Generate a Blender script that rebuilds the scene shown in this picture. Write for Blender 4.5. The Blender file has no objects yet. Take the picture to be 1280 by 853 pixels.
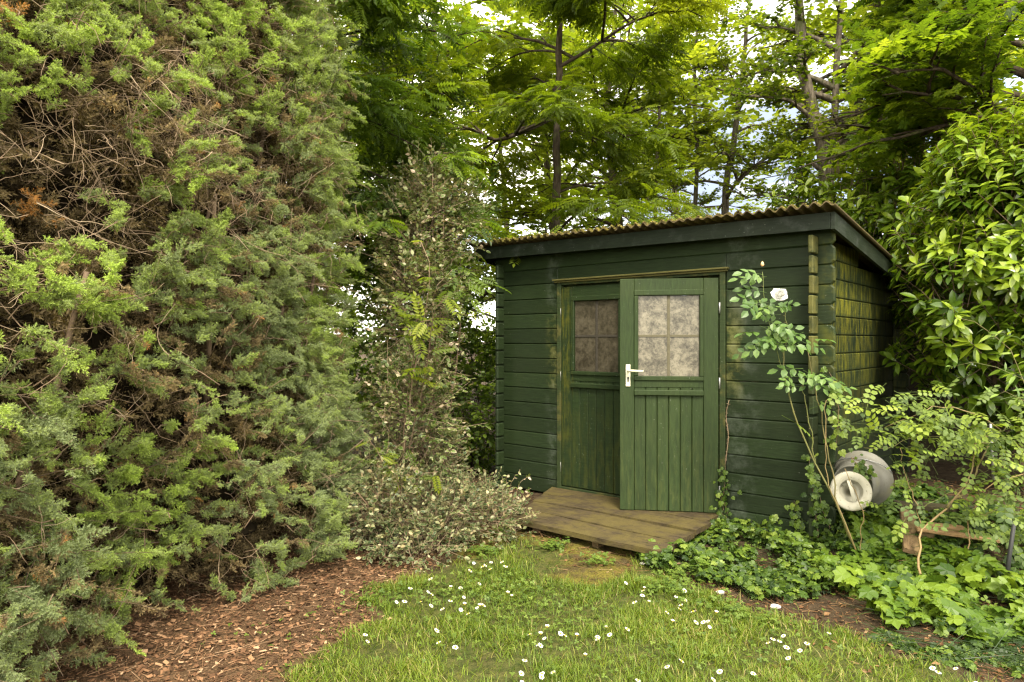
import bpy, math, random
import numpy as np

random.seed(11)
RNG = np.random.default_rng(11)
SC = bpy.context.scene
COL = SC.collection
PI = math.pi
F = 853.33
CAMZ = 1.37
f32 = np.float32


# ------------------------------------------------------------------ small maths
def ground_pt(px, py, z=0.0):
    s = (py - 426.5) / (CAMZ - z)
    return np.array([(px - 640) / s, F / s, z])


def pt(px, py, Y):
    return np.array([(px - 640) / F * Y, Y, CAMZ - (py - 426.5) / F * Y])


def nrm(a):
    a = np.asarray(a, float)
    return a / np.maximum(np.linalg.norm(a, axis=-1, keepdims=True), 1e-9)


def U(a, b, n=None):
    return RNG.uniform(a, b, n)


def hash01(i, j, k, seed):
    h = np.sin(i * 127.1 + j * 311.7 + k * 74.7 + seed * 53.3) * 43758.5453
    return h - np.floor(h)


def vnoise(P, scale=1.0, seed=0):
    """smooth value noise 0..1 at points P (n,3)"""
    P = np.asarray(P, float) * scale
    I = np.floor(P)
    Fr = P - I
    w = Fr * Fr * (3 - 2 * Fr)
    out = 0
    for a in (0, 1):
        for b in (0, 1):
            for c in (0, 1):
                wt = (w[:, 0] if a else 1 - w[:, 0]) * (w[:, 1] if b else 1 - w[:, 1]) * (w[:, 2] if c else 1 - w[:, 2])
                out = out + wt * hash01(I[:, 0] + a, I[:, 1] + b, I[:, 2] + c, seed)
    return out


def inside(poly, X, Y):
    r = np.zeros(X.shape, bool)
    n = len(poly)
    for i in range(n):
        x1, y1 = poly[i]
        x2, y2 = poly[(i + 1) % n]
        c = ((y1 > Y) != (y2 > Y)) & (X < (x2 - x1) * (Y - y1) / (y2 - y1 + 1e-12) + x1)
        r ^= c
    return r


def resample(pts, n):
    pts = np.asarray(pts, float)
    d = np.r_[0, np.cumsum(np.linalg.norm(np.diff(pts, axis=0), axis=1))]
    # catmull-rom through the points, then even steps
    m = len(pts)
    if m > 2:
        ext = np.vstack([2 * pts[0] - pts[1], pts, 2 * pts[-1] - pts[-2]])
        out = []
        for i in range(m - 1):
            p0, p1, p2, p3 = ext[i:i + 4]
            t = np.linspace(0, 1, 8, endpoint=False)[:, None]
            out.append(.5 * (2 * p1 + (p2 - p0) * t + (2 * p0 - 5 * p1 + 4 * p2 - p3) * t * t + (3 * p1 - p0 - 3 * p2 + p3) * t ** 3))
        pts = np.vstack(out + [pts[-1:]])
        d = np.r_[0, np.cumsum(np.linalg.norm(np.diff(pts, axis=0), axis=1))]
    q = np.linspace(0, d[-1], n)
    return np.stack([np.interp(q, d, pts[:, k]) for k in range(3)], 1)


# ------------------------------------------------------------------ geometry soup: (verts, tris, tint)
class Soup:
    def __init__(self):
        self.V, self.T, self.C, self.n = [], [], [], 0

    def add(self, V, T, C=None):
        V = np.asarray(V, f32).reshape(-1, 3)
        T = np.asarray(T, np.int32).reshape(-1, 3)
        if C is None:
            C = np.full(len(T), .5, f32)
        elif np.isscalar(C):
            C = np.full(len(T), C, f32)
        self.V.append(V)
        self.T.append(T + self.n)
        self.C.append(np.asarray(C, f32))
        self.n += len(V)
        return self

    def poly(self, V, faces, C=None):
        T = []
        for f in faces:
            for i in range(1, len(f) - 1):
                T.append((f[0], f[i], f[i + 1]))
        return self.add(V, T, C)

    def box(self, x0, x1, y0, y1, z0, z1, C=None, bev=.003):
        """box with chamfered edges"""
        b = min(bev, (x1 - x0) * .3, (y1 - y0) * .3, (z1 - z0) * .3)
        V, idx = [], {}
        for sx in (0, 1):
            for sy in (0, 1):
                for sz in (0, 1):
                    c = np.array([(x0, x1)[sx], (y0, y1)[sy], (z0, z1)[sz]], float)
                    i = np.array([1 - 2 * sx, 1 - 2 * sy, 1 - 2 * sz]) * b
                    for ax in range(3):
                        p = c + i
                        p[ax] = c[ax]
                        idx[(sx, sy, sz, ax)] = len(V)
                        V.append(p)
        faces = []
        for ax in range(3):
            o = [a for a in range(3) if a != ax]
            for s in (0, 1):
                q = []
                for (a, bb) in ((0, 0), (1, 0), (1, 1), (0, 1)):
                    k = [0, 0, 0]
                    k[ax] = s
                    k[o[0]] = a
                    k[o[1]] = bb
                    q.append(idx[(k[0], k[1], k[2], ax)])
                faces.append(q)
        for ax in range(3):                      # edge chamfers, edge runs along ax
            o = [a for a in range(3) if a != ax]
            for a in (0, 1):
                for bb in (0, 1):
                    q = []
                    for (s, w) in ((0, o[0]), (1, o[0]), (1, o[1]), (0, o[1])):
                        k = [0, 0, 0]
                        k[ax] = s
                        k[o[0]] = a
                        k[o[1]] = bb
                        q.append(idx[(k[0], k[1], k[2], w)])
                    faces.append(q)
        for sx in (0, 1):
            for sy in (0, 1):
                for sz in (0, 1):
                    faces.append([idx[(sx, sy, sz, a)] for a in range(3)])
        return self.poly(V, faces, C)

    def tube(self, pts, r0, r1=None, sides=6, C=None, wob=0.0):
        pts = np.asarray(pts, float)
        k = len(pts)
        rr = np.linspace(r0, r0 if r1 is None else r1, k) if np.isscalar(r0) else np.asarray(r0)
        tg = nrm(np.gradient(pts, axis=0))
        ref = np.array([.3, .2, 1.]) if abs(tg[0][2]) < .8 else np.array([1., .2, .1])
        a = nrm(np.cross(tg, ref))
        b = np.cross(tg, a)
        th = np.arange(sides) / sides * 2 * PI
        rad = rr[:, None] * (1 + wob * (RNG.random((k, sides)) - .5))
        V = pts[:, None] + rad[..., None] * (np.cos(th)[None, :, None] * a[:, None] + np.sin(th)[None, :, None] * b[:, None])
        V = V.reshape(-1, 3)
        T = []
        for i in range(k - 1):
            for j in range(sides):
                p, q = i * sides + j, i * sides + (j + 1) % sides
                T += [(p, q, q + sides), (p, q + sides, p + sides)]
        e = (k - 1) * sides
        for j in range(1, sides - 1):
            T += [(0, j + 1, j), (e, e + j, e + j + 1)]
        return self.add(V, T, C)

    def lathe(self, prof, n=32, M=None, C=None):
        """profile of (radius, height) about the local z axis; M = 4x4 placement"""
        prof = np.asarray(prof, float)
        th = np.arange(n) / n * 2 * PI
        V = np.stack([prof[:, None, 0] * np.cos(th), prof[:, None, 0] * np.sin(th), np.repeat(prof[:, 1:2], n, 1)], -1).reshape(-1, 3)
        T = []
        for i in range(len(prof) - 1):
            for j in range(n):
                p, q = i * n + j, i * n + (j + 1) % n
                T += [(p, q, q + n), (p, q + n, p + n)]
        if M is not None:
            V = V @ M[:3, :3].T + M[:3, 3]
        return self.add(V, T, C)

    def scatter(self, proto, P, D, N, S, tint=None, jit=0.0):
        V, T = proto[:2]
        P = np.asarray(P, f32)
        n = len(P)
        if n == 0:
            return self
        y = nrm(np.broadcast_to(D, (n, 3)))
        x = np.cross(y, np.broadcast_to(N, (n, 3)))
        bad = np.linalg.norm(x, axis=1) < 1e-4
        x[bad] = np.cross(y[bad], [1., .3, .2])
        x = nrm(x)
        z = np.cross(x, y)
        S = np.asarray(S, f32)
        if S.ndim == 0:
            S = np.full(n, S, f32)
        if S.ndim == 1:
            S = np.repeat(S[:, None], 3, 1)
        V = np.asarray(V, f32)
        Vw = (P[:, None] + (V[None, :, 0, None] * S[:, None, 0:1]) * x[:, None].astype(f32)
              + (V[None, :, 1, None] * S[:, None, 1:2]) * y[:, None].astype(f32)
              + (V[None, :, 2, None] * S[:, None, 2:3]) * z[:, None].astype(f32))
        Tw = np.asarray(T, np.int32)[None] + (np.arange(n, dtype=np.int32) * len(V))[:, None, None]
        if tint is None:
            tint = RNG.random(n)
        c = np.repeat(np.broadcast_to(np.asarray(tint, f32), (n,)), len(T)).astype(f32)
        if len(proto) > 2:
            c = c + np.tile(np.asarray(proto[2], f32), n)
        if jit:
            c = c + (RNG.random(len(c)).astype(f32) - .5) * jit
        return self.add(Vw.reshape(-1, 3), Tw.reshape(-1, 3), np.clip(c, 0, 1))


def link(name, soup, mat, parent=None, smooth=False, origin=None):
    V = np.concatenate(soup.V)
    T = np.concatenate(soup.T)
    C = np.concatenate(soup.C)
    if origin is not None:
        V = V - np.asarray(origin, f32)
    me = bpy.data.meshes.new(name)
    me.vertices.add(len(V))
    me.vertices.foreach_set('co', V.astype(f32).ravel())
    me.loops.add(len(T) * 3)
    me.loops.foreach_set('vertex_index', T.ravel())
    me.polygons.add(len(T))
    me.polygons.foreach_set('loop_start', np.arange(0, len(T) * 3, 3, dtype=np.int32))
    me.polygons.foreach_set('use_smooth', np.full(len(T), smooth))
    me.update(calc_edges=True)
    at = me.attributes.new('tint', 'FLOAT', 'FACE')
    at.data.foreach_set('value', C)
    me.materials.append(mat)
    o = bpy.data.objects.new(name, me)
    COL.objects.link(o)
    if parent is not None:
        o.parent = parent
    elif origin is not None:
        o.location = origin
    return o


def tag(o, label=None, cat=None, group=None, kind=None):
    for k, v in (('label', label), ('category', cat), ('group', group), ('kind', kind)):
        if v:
            o[k] = v
    return o


def thing(name, label, cat, loc, group=None, rz=0.0):
    o = bpy.data.objects.new(name, None)
    o.empty_display_size = .1
    COL.objects.link(o)
    o.location = [float(v) for v in loc]
    o.rotation_euler = (0, 0, rz)
    return tag(o, label, cat, group)


# ------------------------------------------------------------------ materials
def new_mat(name):
    m = bpy.data.materials.new(name)
    m.use_nodes = True
    m.node_tree.nodes.clear()
    return m, m.node_tree


def nd(nt, typ, ins=None, **props):
    n = nt.nodes.new(typ)
    for k, v in props.items():
        setattr(n, k, v)
    for k, v in (ins or {}).items():
        s = n.inputs[k]
        if isinstance(v, bpy.types.NodeSocket):
            nt.links.new(v, s)
        else:
            s.default_value = v
    return n


def mth(nt, op, a, b=0.0, c=0.0, clamp=False):
    n = nd(nt, 'ShaderNodeMath', {0: a, 1: b, 2: c}, operation=op)
    n.use_clamp = clamp
    return n.outputs[0]


def sstep(nt, v, a, b, lo=0.0, hi=1.0):
    n = nd(nt, 'ShaderNodeMapRange', {'Value': v, 'From Min': a, 'From Max': b, 'To Min': lo, 'To Max': hi}, interpolation_type='SMOOTHSTEP')
    return n.outputs[0]


def noise(nt, vec, scale, detail=4.0, rough=.55, dist=0.0):
    n = nd(nt, 'ShaderNodeTexNoise', {'Scale': scale, 'Detail': detail, 'Roughness': rough, 'Distortion': dist})
    if vec is not None:
        nt.links.new(vec, n.inputs['Vector'])
    return n.outputs['Fac']


def mixc(nt, f, a, b, mode='MIX'):
    n = nt.nodes.new('ShaderNodeMix')
    n.data_type = 'RGBA'
    n.blend_type = mode
    for sock, v in ((n.inputs[0], f), (n.inputs[6], a), (n.inputs[7], b)):
        if isinstance(v, bpy.types.NodeSocket):
            nt.links.new(v, sock)
        elif sock.type == 'RGBA':
            sock.default_value = (*v[:3], 1)
        else:
            sock.default_value = v
    return n.outputs[2]


def ramp(nt, fac, stops):
    n = nd(nt, 'ShaderNodeValToRGB', {'Fac': fac})
    e = n.color_ramp.elements
    while len(e) < len(stops):
        e.new(.5)
    for el, (p, c) in zip(e, stops):
        el.position = p
        el.color = (*c, 1)
    return n.outputs['Color']


def finish(nt, col, rough=.7, spec=.3, bump=None, bstr=.3, bdist=.01, metallic=0.0):
    p = nd(nt, 'ShaderNodeBsdfPrincipled', {'Base Color': col if isinstance(col, bpy.types.NodeSocket) else (*col, 1),
                                            'Roughness': rough, 'Metallic': metallic})
    p.inputs['Specular IOR Level'].default_value = spec
    if bump is not None:
        b = nd(nt, 'ShaderNodeBump', {'Height': bump, 'Strength': bstr, 'Distance': bdist})
        nt.links.new(b.outputs[0], p.inputs['Normal'])
    o = nd(nt, 'ShaderNodeOutputMaterial', {'Surface': p.outputs[0]})
    return p, o


def coords(nt):
    return nd(nt, 'ShaderNodeTexCoord').outputs['Object']


def leaf_mat(name, stops, trans=.35, rough=.45, spec=.4, patch=2.0, patch_amt=.25):
    m, nt = new_mat(name)
    a = nd(nt, 'ShaderNodeAttribute', attribute_name='tint').outputs['Fac']
    oc = coords(nt)
    nz = noise(nt, oc, patch, 2)
    fac = mth(nt, 'ADD', a, mth(nt, 'MULTIPLY', mth(nt, 'SUBTRACT', nz, .5), patch_amt * 2), clamp=True)
    col = ramp(nt, fac, stops)
    p = nd(nt, 'ShaderNodeBsdfPrincipled', {'Base Color': col, 'Roughness': rough})
    p.inputs['Specular IOR Level'].default_value = spec
    tcol = mixc(nt, .85, col, (1.5, 1.45, .45), 'MULTIPLY')
    t = nd(nt, 'ShaderNodeBsdfTranslucent', {'Color': tcol})
    mx = nd(nt, 'ShaderNodeMixShader', {0: trans, 1: p.outputs[0], 2: t.outputs[0]})
    nd(nt, 'ShaderNodeOutputMaterial', {'Surface': mx.outputs[0]})
    return m


def bark_mat(name, c0, c1, scale=30):
    m, nt = new_mat(name)
    oc = coords(nt)
    st = nd(nt, 'ShaderNodeMapping', {'Vector': oc, 'Scale': (1, 1, .25)}).outputs[0]
    n1 = noise(nt, st, scale, 5, .65)
    n2 = noise(nt, oc, 3.5, 3)
    col = mixc(nt, sstep(nt, n1, .35, .65), c0, c1)
    col = mixc(nt, sstep(nt, n2, .52, .7, 0, .6), col, (.07, .09, .02))
    finish(nt, col, .9, .15, n1, .8, .01)
    return m


GREEN_A = [(0, (.020, .045, .008)), (.35, (.050, .105, .012)), (.7, (.105, .190, .016)), (1, (.20, .29, .03))]
M = {}
M['rowan'] = leaf_mat('rowan_leaf', [(0, (0.0483, 0.0813, 0.0074)), (0.4, (0.114, 0.1671, 0.0095)), (0.75, (0.1893, 0.2429, 0.0137)), (1, (0.2811, 0.3233, 0.0357))], 0.6, .5, .35, 1.2)
M['darkleaf'] = leaf_mat('dark_green_leaf', [(0, (0.0345, 0.0644, 0.0115)), (0.5, (0.0885, 0.1507, 0.0172)), (1, (0.1875, 0.2725, 0.0287))], 0.55, .45, .4, 1.5)  # deeper green leaf for the overhanging rowan, evergreen and hedge
M['maple'] = leaf_mat('maple_leaf', [(0, (0.0469, 0.0864, 0.0089)), (0.4, (0.1065, 0.1709, 0.0139)), (0.75, (0.1799, 0.2486, 0.0178)), (1, (0.2805, 0.3418, 0.0396))], 0.62, .5, .35, 1.2)
M['slim'] = leaf_mat('small_tree_leaf', [(0, (0.044, 0.0759, 0.0099)), (0.4, (0.1089, 0.1606, 0.0143)), (0.8, (0.2035, 0.2585, 0.022)), (1, (0.2959, 0.3454, 0.0495))], 0.6, .5, .35, 1.5)
M['far'] = leaf_mat('distant_leaf', [(0, (0.0711, 0.1074, 0.0123)), (0.5, (0.1536, 0.2099, 0.019)), (1, (0.2731, 0.3282, 0.0381))], 0.58, .55, .3, .8)
M['laurel'] = leaf_mat('laurel_leaf', [(0, (0.0242, 0.0557, 0.0068)), (0.4, (0.0613, 0.117, 0.0097)), (0.75, (0.1281, 0.2062, 0.0136)), (1, (0.2341, 0.3121, 0.0233))], 0.34, .26, .6, 2.0, .3)
M['ivy'] = leaf_mat('ivy_leaf', [(0, (.020, .042, .008)), (.45, (.052, .095, .013)), (.8, (.110, .17, .018)), (1, (.18, .24, .04))], .28, .42, .32, 4, .2)
M['bigivy'] = leaf_mat('large_ivy_leaf', [(0, (.030, .065, .008)), (.4, (.080, .140, .012)), (1, (.155, .225, .02))], .30, .44, .30, 4, .15)
M['rose'] = leaf_mat('rose_leaf', [(0, (.040, .085, .022)), (.5, (.085, .160, .030)), (1, (.17, .26, .05))], .35, .42, .45, 5, .2)
M['shrubrose'] = leaf_mat('shrub_rose_leaf', [(0, (.05, .085, .022)), (.4, (.105, .155, .03)), (.8, (.18, .25, .03)), (1, (.25, .32, .04))], .38, .5, .35, 4, .25)
M['vine'] = leaf_mat('vine_leaf', [(0, (.08, .14, .04)), (.5, (.16, .25, .04)), (1, (.28, .38, .06))], .4, .45, .4, 4, .2)
M['juniper'] = leaf_mat('juniper_needles', [(0, (0.1396, 0.1792, 0.066)), (0.25, (0.2517, 0.3031, 0.1589)), (0.5, (0.2575, 0.3172, 0.1045)), (0.8, (0.304, 0.4098, 0.0768)), (1, (0.398, 0.5206, 0.0991))], 0.32, .55, .3, 3, .15)
M['juniperdead'] = leaf_mat('dead_juniper_needles', [(0, (0.0665, 0.0494, 0.026)), (0.45, (0.2185, 0.17, 0.085)), (0.8, (0.304, 0.2266, 0.11)), (1, (0.399, 0.1957, 0.055))], .2, .8, .15, 3, .15)
M['varieg'] = leaf_mat('variegated_leaf', [(0, (.034, .065, .008)), (.42, (.095, .150, .018)), (.56, (.13, .17, .04)), (.62, (.24, .28, .10)), (.9, (.37, .39, .20)), (1, (.60, .48, .34))], .3, .45, .4, 5, .0)
M['euon'] = leaf_mat('euonymus_leaf', [(0, (.035, .060, .018)), (.40, (.085, .115, .035)), (.50, (.20, .22, .09)), (.8, (.37, .38, .21)), (1, (.40, .32, .17))], .25, .45, .4, 5, .0)
M['grass'] = leaf_mat('grass_blade', [(0, (0.0504, 0.0896, 0.009)), (0.45, (0.1176, 0.1792, 0.0123)), (0.74, (0.1904, 0.2464, 0.0224)), (0.9, (0.2912, 0.28, 0.0672)), (1, (0.4032, 0.336, 0.1456))], .35, .5, .3, 2.5, .15)
M['clover'] = leaf_mat('clover_leaf', [(0, (.05, .09, .016)), (.5, (.095, .15, .02)), (1, (.16, .22, .035))], .3, .5, .3, 6, .15)
M['twig'] = leaf_mat('dead_twig', [(0, (.085, .060, .040)), (.5, (.20, .14, .085)), (1, (.34, .26, .17))], .0, .8, .2, 4, .1)
M['mulch'] = leaf_mat('bark_chip', [(0, (0.0398, 0.0228, 0.0121)), (0.5, (0.1328, 0.0697, 0.0353)), (0.85, (0.2392, 0.133, 0.0669)), (1, (0.3985, 0.266, 0.158))], .0, .85, .15, 5, .15)
M['litter'] = leaf_mat('fallen_leaf', [(0, (0.049, 0.0245, 0.0126)), (0.5, (0.119, 0.0595, 0.0245)), (0.9, (0.196, 0.112, 0.049)), (1, (0.252, 0.175, 0.091))], .1, .8, .2, 5, .1)
M['bark'] = bark_mat('grey_bark', (.060, .050, .036), (.16, .135, .10))
M['barkdark'] = bark_mat('dark_bark', (.028, .022, .014), (.075, .058, .038))
M['cane'] = leaf_mat('rose_cane', [(0, (0.075, 0.1248, 0.024)), (0.5, (0.15, 0.1326, 0.048)), (1, (0.255, 0.1716, 0.08))], 0, .55, .3, 12, .2)


def plain(name, col, rough=.6, spec=.4, metallic=0, nscale=40, var=.25, bstr=.2):
    m, nt = new_mat(name)
    oc = coords(nt)
    n1 = noise(nt, oc, nscale, 4, .6)
    c = mixc(nt, n1, tuple(v * (1 - var) for v in col), tuple(min(1, v * (1 + var)) for v in col))
    finish(nt, c, rough, spec, n1, bstr, .003, metallic)
    return m


def algae_green(nt, oc):
    return mixc(nt, noise(nt, oc, 14, 3), (.040, .050, .006), (.11, .105, .012))


def paint_mat(name, base=(.0122, .0222, .0066), kind='front'):
    m, nt = new_mat(name)
    oc = coords(nt)
    sep = nd(nt, 'ShaderNodeSeparateXYZ', {0: oc})
    x, y, z = sep.outputs
    grain_v = nd(nt, 'ShaderNodeMapping', {'Vector': oc, 'Scale': (1, 1, 9) if kind != 'door' else (9, 9, 1)}).outputs[0]
    grain = noise(nt, grain_v, 9, 5, .6)
    big = noise(nt, oc, 2.2, 4, .6)
    col = mixc(nt, sstep(nt, grain, .3, .7), tuple(v * .82 for v in base), tuple(v * 1.25 for v in base))
    col = mixc(nt, sstep(nt, big, .45, .7, 0, .5), col, (base[0] * 1.5, base[1] * 1.3, base[2] * 1.25))
    alg = algae_green(nt, oc)
    n2 = noise(nt, oc, 7, 5, .7)
    if kind == 'front':
        def band(c, w):
            return sstep(nt, mth(nt, 'ABSOLUTE', mth(nt, 'SUBTRACT', x, c)), w, w * .2)
        zz = sstep(nt, mth(nt, 'ABSOLUTE', mth(nt, 'SUBTRACT', z, 1.28)), .45, .15)
        m1 = mth(nt, 'MULTIPLY', mth(nt, 'MAXIMUM', band(.69, .10), band(2.31, .12)), zz)
        m2 = mth(nt, 'MULTIPLY', sstep(nt, x, 2.87, 2.98, 0, .55), sstep(nt, z, .7, 1.5))
        mk = mth(nt, 'MULTIPLY', mth(nt, 'MAXIMUM', m1, m2), sstep(nt, n2, .42, .62), clamp=True)
        col = mixc(nt, mk, col, alg)
        # chalky grey bloom left of the door and under the eaves ends
        ch = mth(nt, 'MULTIPLY', mth(nt, 'MAXIMUM', band(.70, .12), band(2.36, .22)), sstep(nt, n2, .45, .7, 0, .35))
        col = mixc(nt, ch, col, (.13, .15, .12))
    elif kind == 'side':
        stv = nd(nt, 'ShaderNodeMapping', {'Vector': oc, 'Scale': (8, 8, 1.6)}).outputs[0]
        st = noise(nt, stv, 3.2, 6, .7)
        pz = mth(nt, 'FRACT', mth(nt, 'DIVIDE', mth(nt, 'SUBTRACT', z, .0815), .133))
        edge = sstep(nt, pz, .02, .25, .35, 1.0)
        mk = mth(nt, 'MULTIPLY', sstep(nt, st, .40, .64), edge)
        mk = mth(nt, 'MULTIPLY', mk, sstep(nt, z, .55, 1.45, .18, 1.0))
        mk = mth(nt, 'MULTIPLY', mk, sstep(nt, y, 1.9, .6, .5, 1.0))
        col = mixc(nt, mk, col, mixc(nt, noise(nt, oc, 14, 3), (.060, .070, .006), (.165, .150, .014)))
    elif kind == 'ends':
        col = mixc(nt, mth(nt, 'MULTIPLY', sstep(nt, n2, .36, .55, .25, .95), sstep(nt, z, .95, 1.45, .12, 1.0)), col, mixc(nt, noise(nt, oc, 25, 4), (.045, .050, .010), (.12, .11, .03)))
    elif kind == 'door':
        low = sstep(nt, z, .85, .15, 0, .75)
        stv = nd(nt, 'ShaderNodeMapping', {'Vector': oc, 'Scale': (7, 7, 1.2)}).outputs[0]
        st = noise(nt, stv, 5, 6, .7)
        mk = mth(nt, 'MULTIPLY', low, sstep(nt, st, .46, .72))
        col = mixc(nt, mk, col, (.055, .070, .018))
    elif kind == 'doorleft':
        stv = nd(nt, 'ShaderNodeMapping', {'Vector': oc, 'Scale': (7, 7, 1.2)}).outputs[0]
        st = noise(nt, stv, 5, 6, .7)
        edge = sstep(nt, x, .16, .04)
        edge = mth(nt, 'MULTIPLY', edge, sstep(nt, z, .2, .7, .35, 1))
        low = sstep(nt, z, .95, .2, .1, .6)
        mk = mth(nt, 'MULTIPLY', mth(nt, 'MAXIMUM', edge, mth(nt, 'MULTIPLY', low, .55)), sstep(nt, st, .42, .66))
        col = mixc(nt, mk, col, alg)
    elif kind == 'trim':
        col = mixc(nt, sstep(nt, n2, .46, .68, .05, .75), col, mixc(nt, noise(nt, oc, 30, 4), (.05, .055, .012), (.14, .12, .035)))
    elif kind == 'fascia':
        col = mixc(nt, sstep(nt, n2, .5, .75, 0, .45), col, (.075, .085, .075))
    tn = nd(nt, 'ShaderNodeAttribute', attribute_name='tint').outputs['Fac']
    tv = sstep(nt, tn, 0, 1, .82, 1.18)
    col = mixc(nt, 1.0, col, nd(nt, 'ShaderNodeCombineXYZ', {0: tv, 1: tv, 2: tv}).outputs[0], 'MULTIPLY')
    # pale specks: cobweb, droppings, flaked paint
    sp = noise(nt, oc, 75, 2, .5)
    spm = mth(nt, 'MULTIPLY', sstep(nt, sp, .70, .76), sstep(nt, big, .40, .62, .1, .7))
    col = mixc(nt, spm, col, (.27, .29, .24))
    rough = mixc(nt, n2, (.46,) * 3, (.80,) * 3)
    p, _ = finish(nt, col, .55, .22, grain, .45, .005)
    nt.links.new(rough, p.inputs['Roughness'])
    return m


M['front'] = paint_mat('green_paint_front', kind='front')
M['side'] = paint_mat('green_paint_algae', (.010, .018, .007), 'side')
M['ends'] = paint_mat('weathered_log_end', (.012, .022, .008), 'ends')
M['door'] = paint_mat('green_paint_door', (.0205, .035, .0095), 'door')
M['doorleft'] = paint_mat('green_paint_left_door', (.013, .025, .007), 'doorleft')
M['trim'] = paint_mat('algae_trim', (.020, .034, .012), 'trim')
M['fascia'] = paint_mat('dark_fascia', (.011, .017, .009), 'fascia')
M['cream'] = plain('cream_enamel', (.62, .60, .44), .4, .5)
M['steel'] = plain('dull_steel', (.30, .30, .29), .45, .5, .6)
M['black'] = plain('black_iron', (.015, .016, .015), .6, .4)
M['zinc'] = None
M['petal'] = plain('white_petal', (.66, .66, .62), .6, .3, 0, 60, .05, .05)
M['yellow'] = plain('yellow_disc', (.62, .42, .03), .8, .2, 0, 300, .3, .3)
M['peach'] = plain('peach_bud', (.75, .42, .20), .6, .3, 0, 60, .2)
M['stone'] = plain('pale_stone', (.52, .50, .45), .85, .2, 0, 30, .25, .5)
M['dark'] = plain('shed_inside', (.03, .028, .022), .95, .1)


def zinc_mat(name, base):
    m, nt = new_mat(name)
    oc = coords(nt)
    n1 = noise(nt, oc, 18, 6, .65)
    n2 = noise(nt, oc, 6, 3, .6)
    col = mixc(nt, n1, tuple(v * .75 for v in base), base)
    col = mixc(nt, sstep(nt, n2, .5, .7, 0, .7), col, (.20, .19, .11))
    col = mixc(nt, sstep(nt, noise(nt, oc, 60, 3), .62, .7, 0, .7), col, (.12, .10, .06))
    finish(nt, col, .55, .4, n1, .25, .004, .15)
    return m


M['zinc'] = zinc_mat('galvanised_zinc', (.20, .195, .165))
M['lid'] = zinc_mat('chalky_enamel', (.36, .345, .27))


def pane_mat(name, dust, dark, lo, hi):
    m, nt = new_mat(name)
    oc = coords(nt)
    n1 = noise(nt, oc, 9, 6, .72, .6)
    n2 = noise(nt, oc, 42, 5, .75, .4)
    web = nd(nt, 'ShaderNodeTexVoronoi', {'Vector': nd(nt, 'ShaderNodeMapping', {'Vector': oc, 'Scale': (1, .3, 1.3)}).outputs[0], 'Scale': 38.0}, feature='DISTANCE_TO_EDGE').outputs['Distance']
    f = mth(nt, 'ADD', mth(nt, 'MULTIPLY', n1, .55), mth(nt, 'MULTIPLY', n2, .45))
    col = mixc(nt, sstep(nt, f, lo, hi), dark, dust)
    col = mixc(nt, mth(nt, 'MULTIPLY', sstep(nt, web, .035, .0), sstep(nt, n1, .45, .6, 0, .45)), col, tuple(min(1, v * 1.45) for v in dust))
    col = mixc(nt, sstep(nt, noise(nt, oc, 130, 3, .7), .60, .72, 0, .6), col, tuple(min(1, v * 1.5) for v in dust))
    finish(nt, col, .30, .5, n2, .12, .003)
    return m


M['pane'] = pane_mat('dusty_pane', (.215, .195, .140), (.032, .029, .020), .36, .66)
M['panedark'] = pane_mat('grimy_shaded_pane', (.092, .080, .054), (.025, .021, .013), .36, .66)  # left panes: dirt, with the eaves shade put into a darker colour
M['bardark'] = plain('dark_glazing_bar', (.045, .040, .030), .8, .2, 0, 50, .35)  # left door's bars, toned down to go with its darker panes
M['strip'] = paint_mat('mossy_strip', (.085, .080, .025), 'trim')
M['bar'] = plain('dusty_glazing_bar', (.105, .095, .060), .8, .2, 0, 50, .35)


def moss_wood_mat(name, c0, c1, moss=.6):
    m, nt = new_mat(name)
    oc = coords(nt)
    g = nd(nt, 'ShaderNodeMapping', {'Vector': oc, 'Scale': (1.2, 14, 14)}).outputs[0]
    gr = noise(nt, g, 6, 6, .7)
    col = mixc(nt, sstep(nt, gr, .3, .7), c0, c1)
    n2 = noise(nt, oc, 5, 6, .7)
    col = mixc(nt, sstep(nt, n2, .40, .62, 0, moss), col, mixc(nt, noise(nt, oc, 90, 3), (.060, .050, .016), (.150, .120, .035)))
    spk = noise(nt, oc, 60, 5, .75)
    col = mixc(nt, sstep(nt, spk, .58, .70, 0, .6), col, tuple(v * .35 for v in c0))
    col = mixc(nt, sstep(nt, spk, .40, .30, 0, .5), col, tuple(min(1, v * 1.5) for v in c1))
    h = mth(nt, 'ADD', gr, mth(nt, 'MULTIPLY', noise(nt, oc, 120, 3), .6))
    finish(nt, col, .9, .15, h, .6, .006)
    return m


M['deck'] = moss_wood_mat('mossy_step_board', (.024, .019, .010), (.082, .062, .034), .68)
M['timber'] = moss_wood_mat('weathered_timber', (.17, .105, .05), (.34, .22, .11), .12)
M['timberdark'] = moss_wood_mat('dark_timber', (.085, .055, .030), (.17, .115, .06), .25)
M['fence'] = moss_wood_mat('dark_fence_board', (.018, .016, .010), (.045, .038, .022), .15)
M['roof'] = moss_wood_mat('mossy_corrugated_sheet', (.040, .031, .018), (.125, .095, .05), .6)


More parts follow.
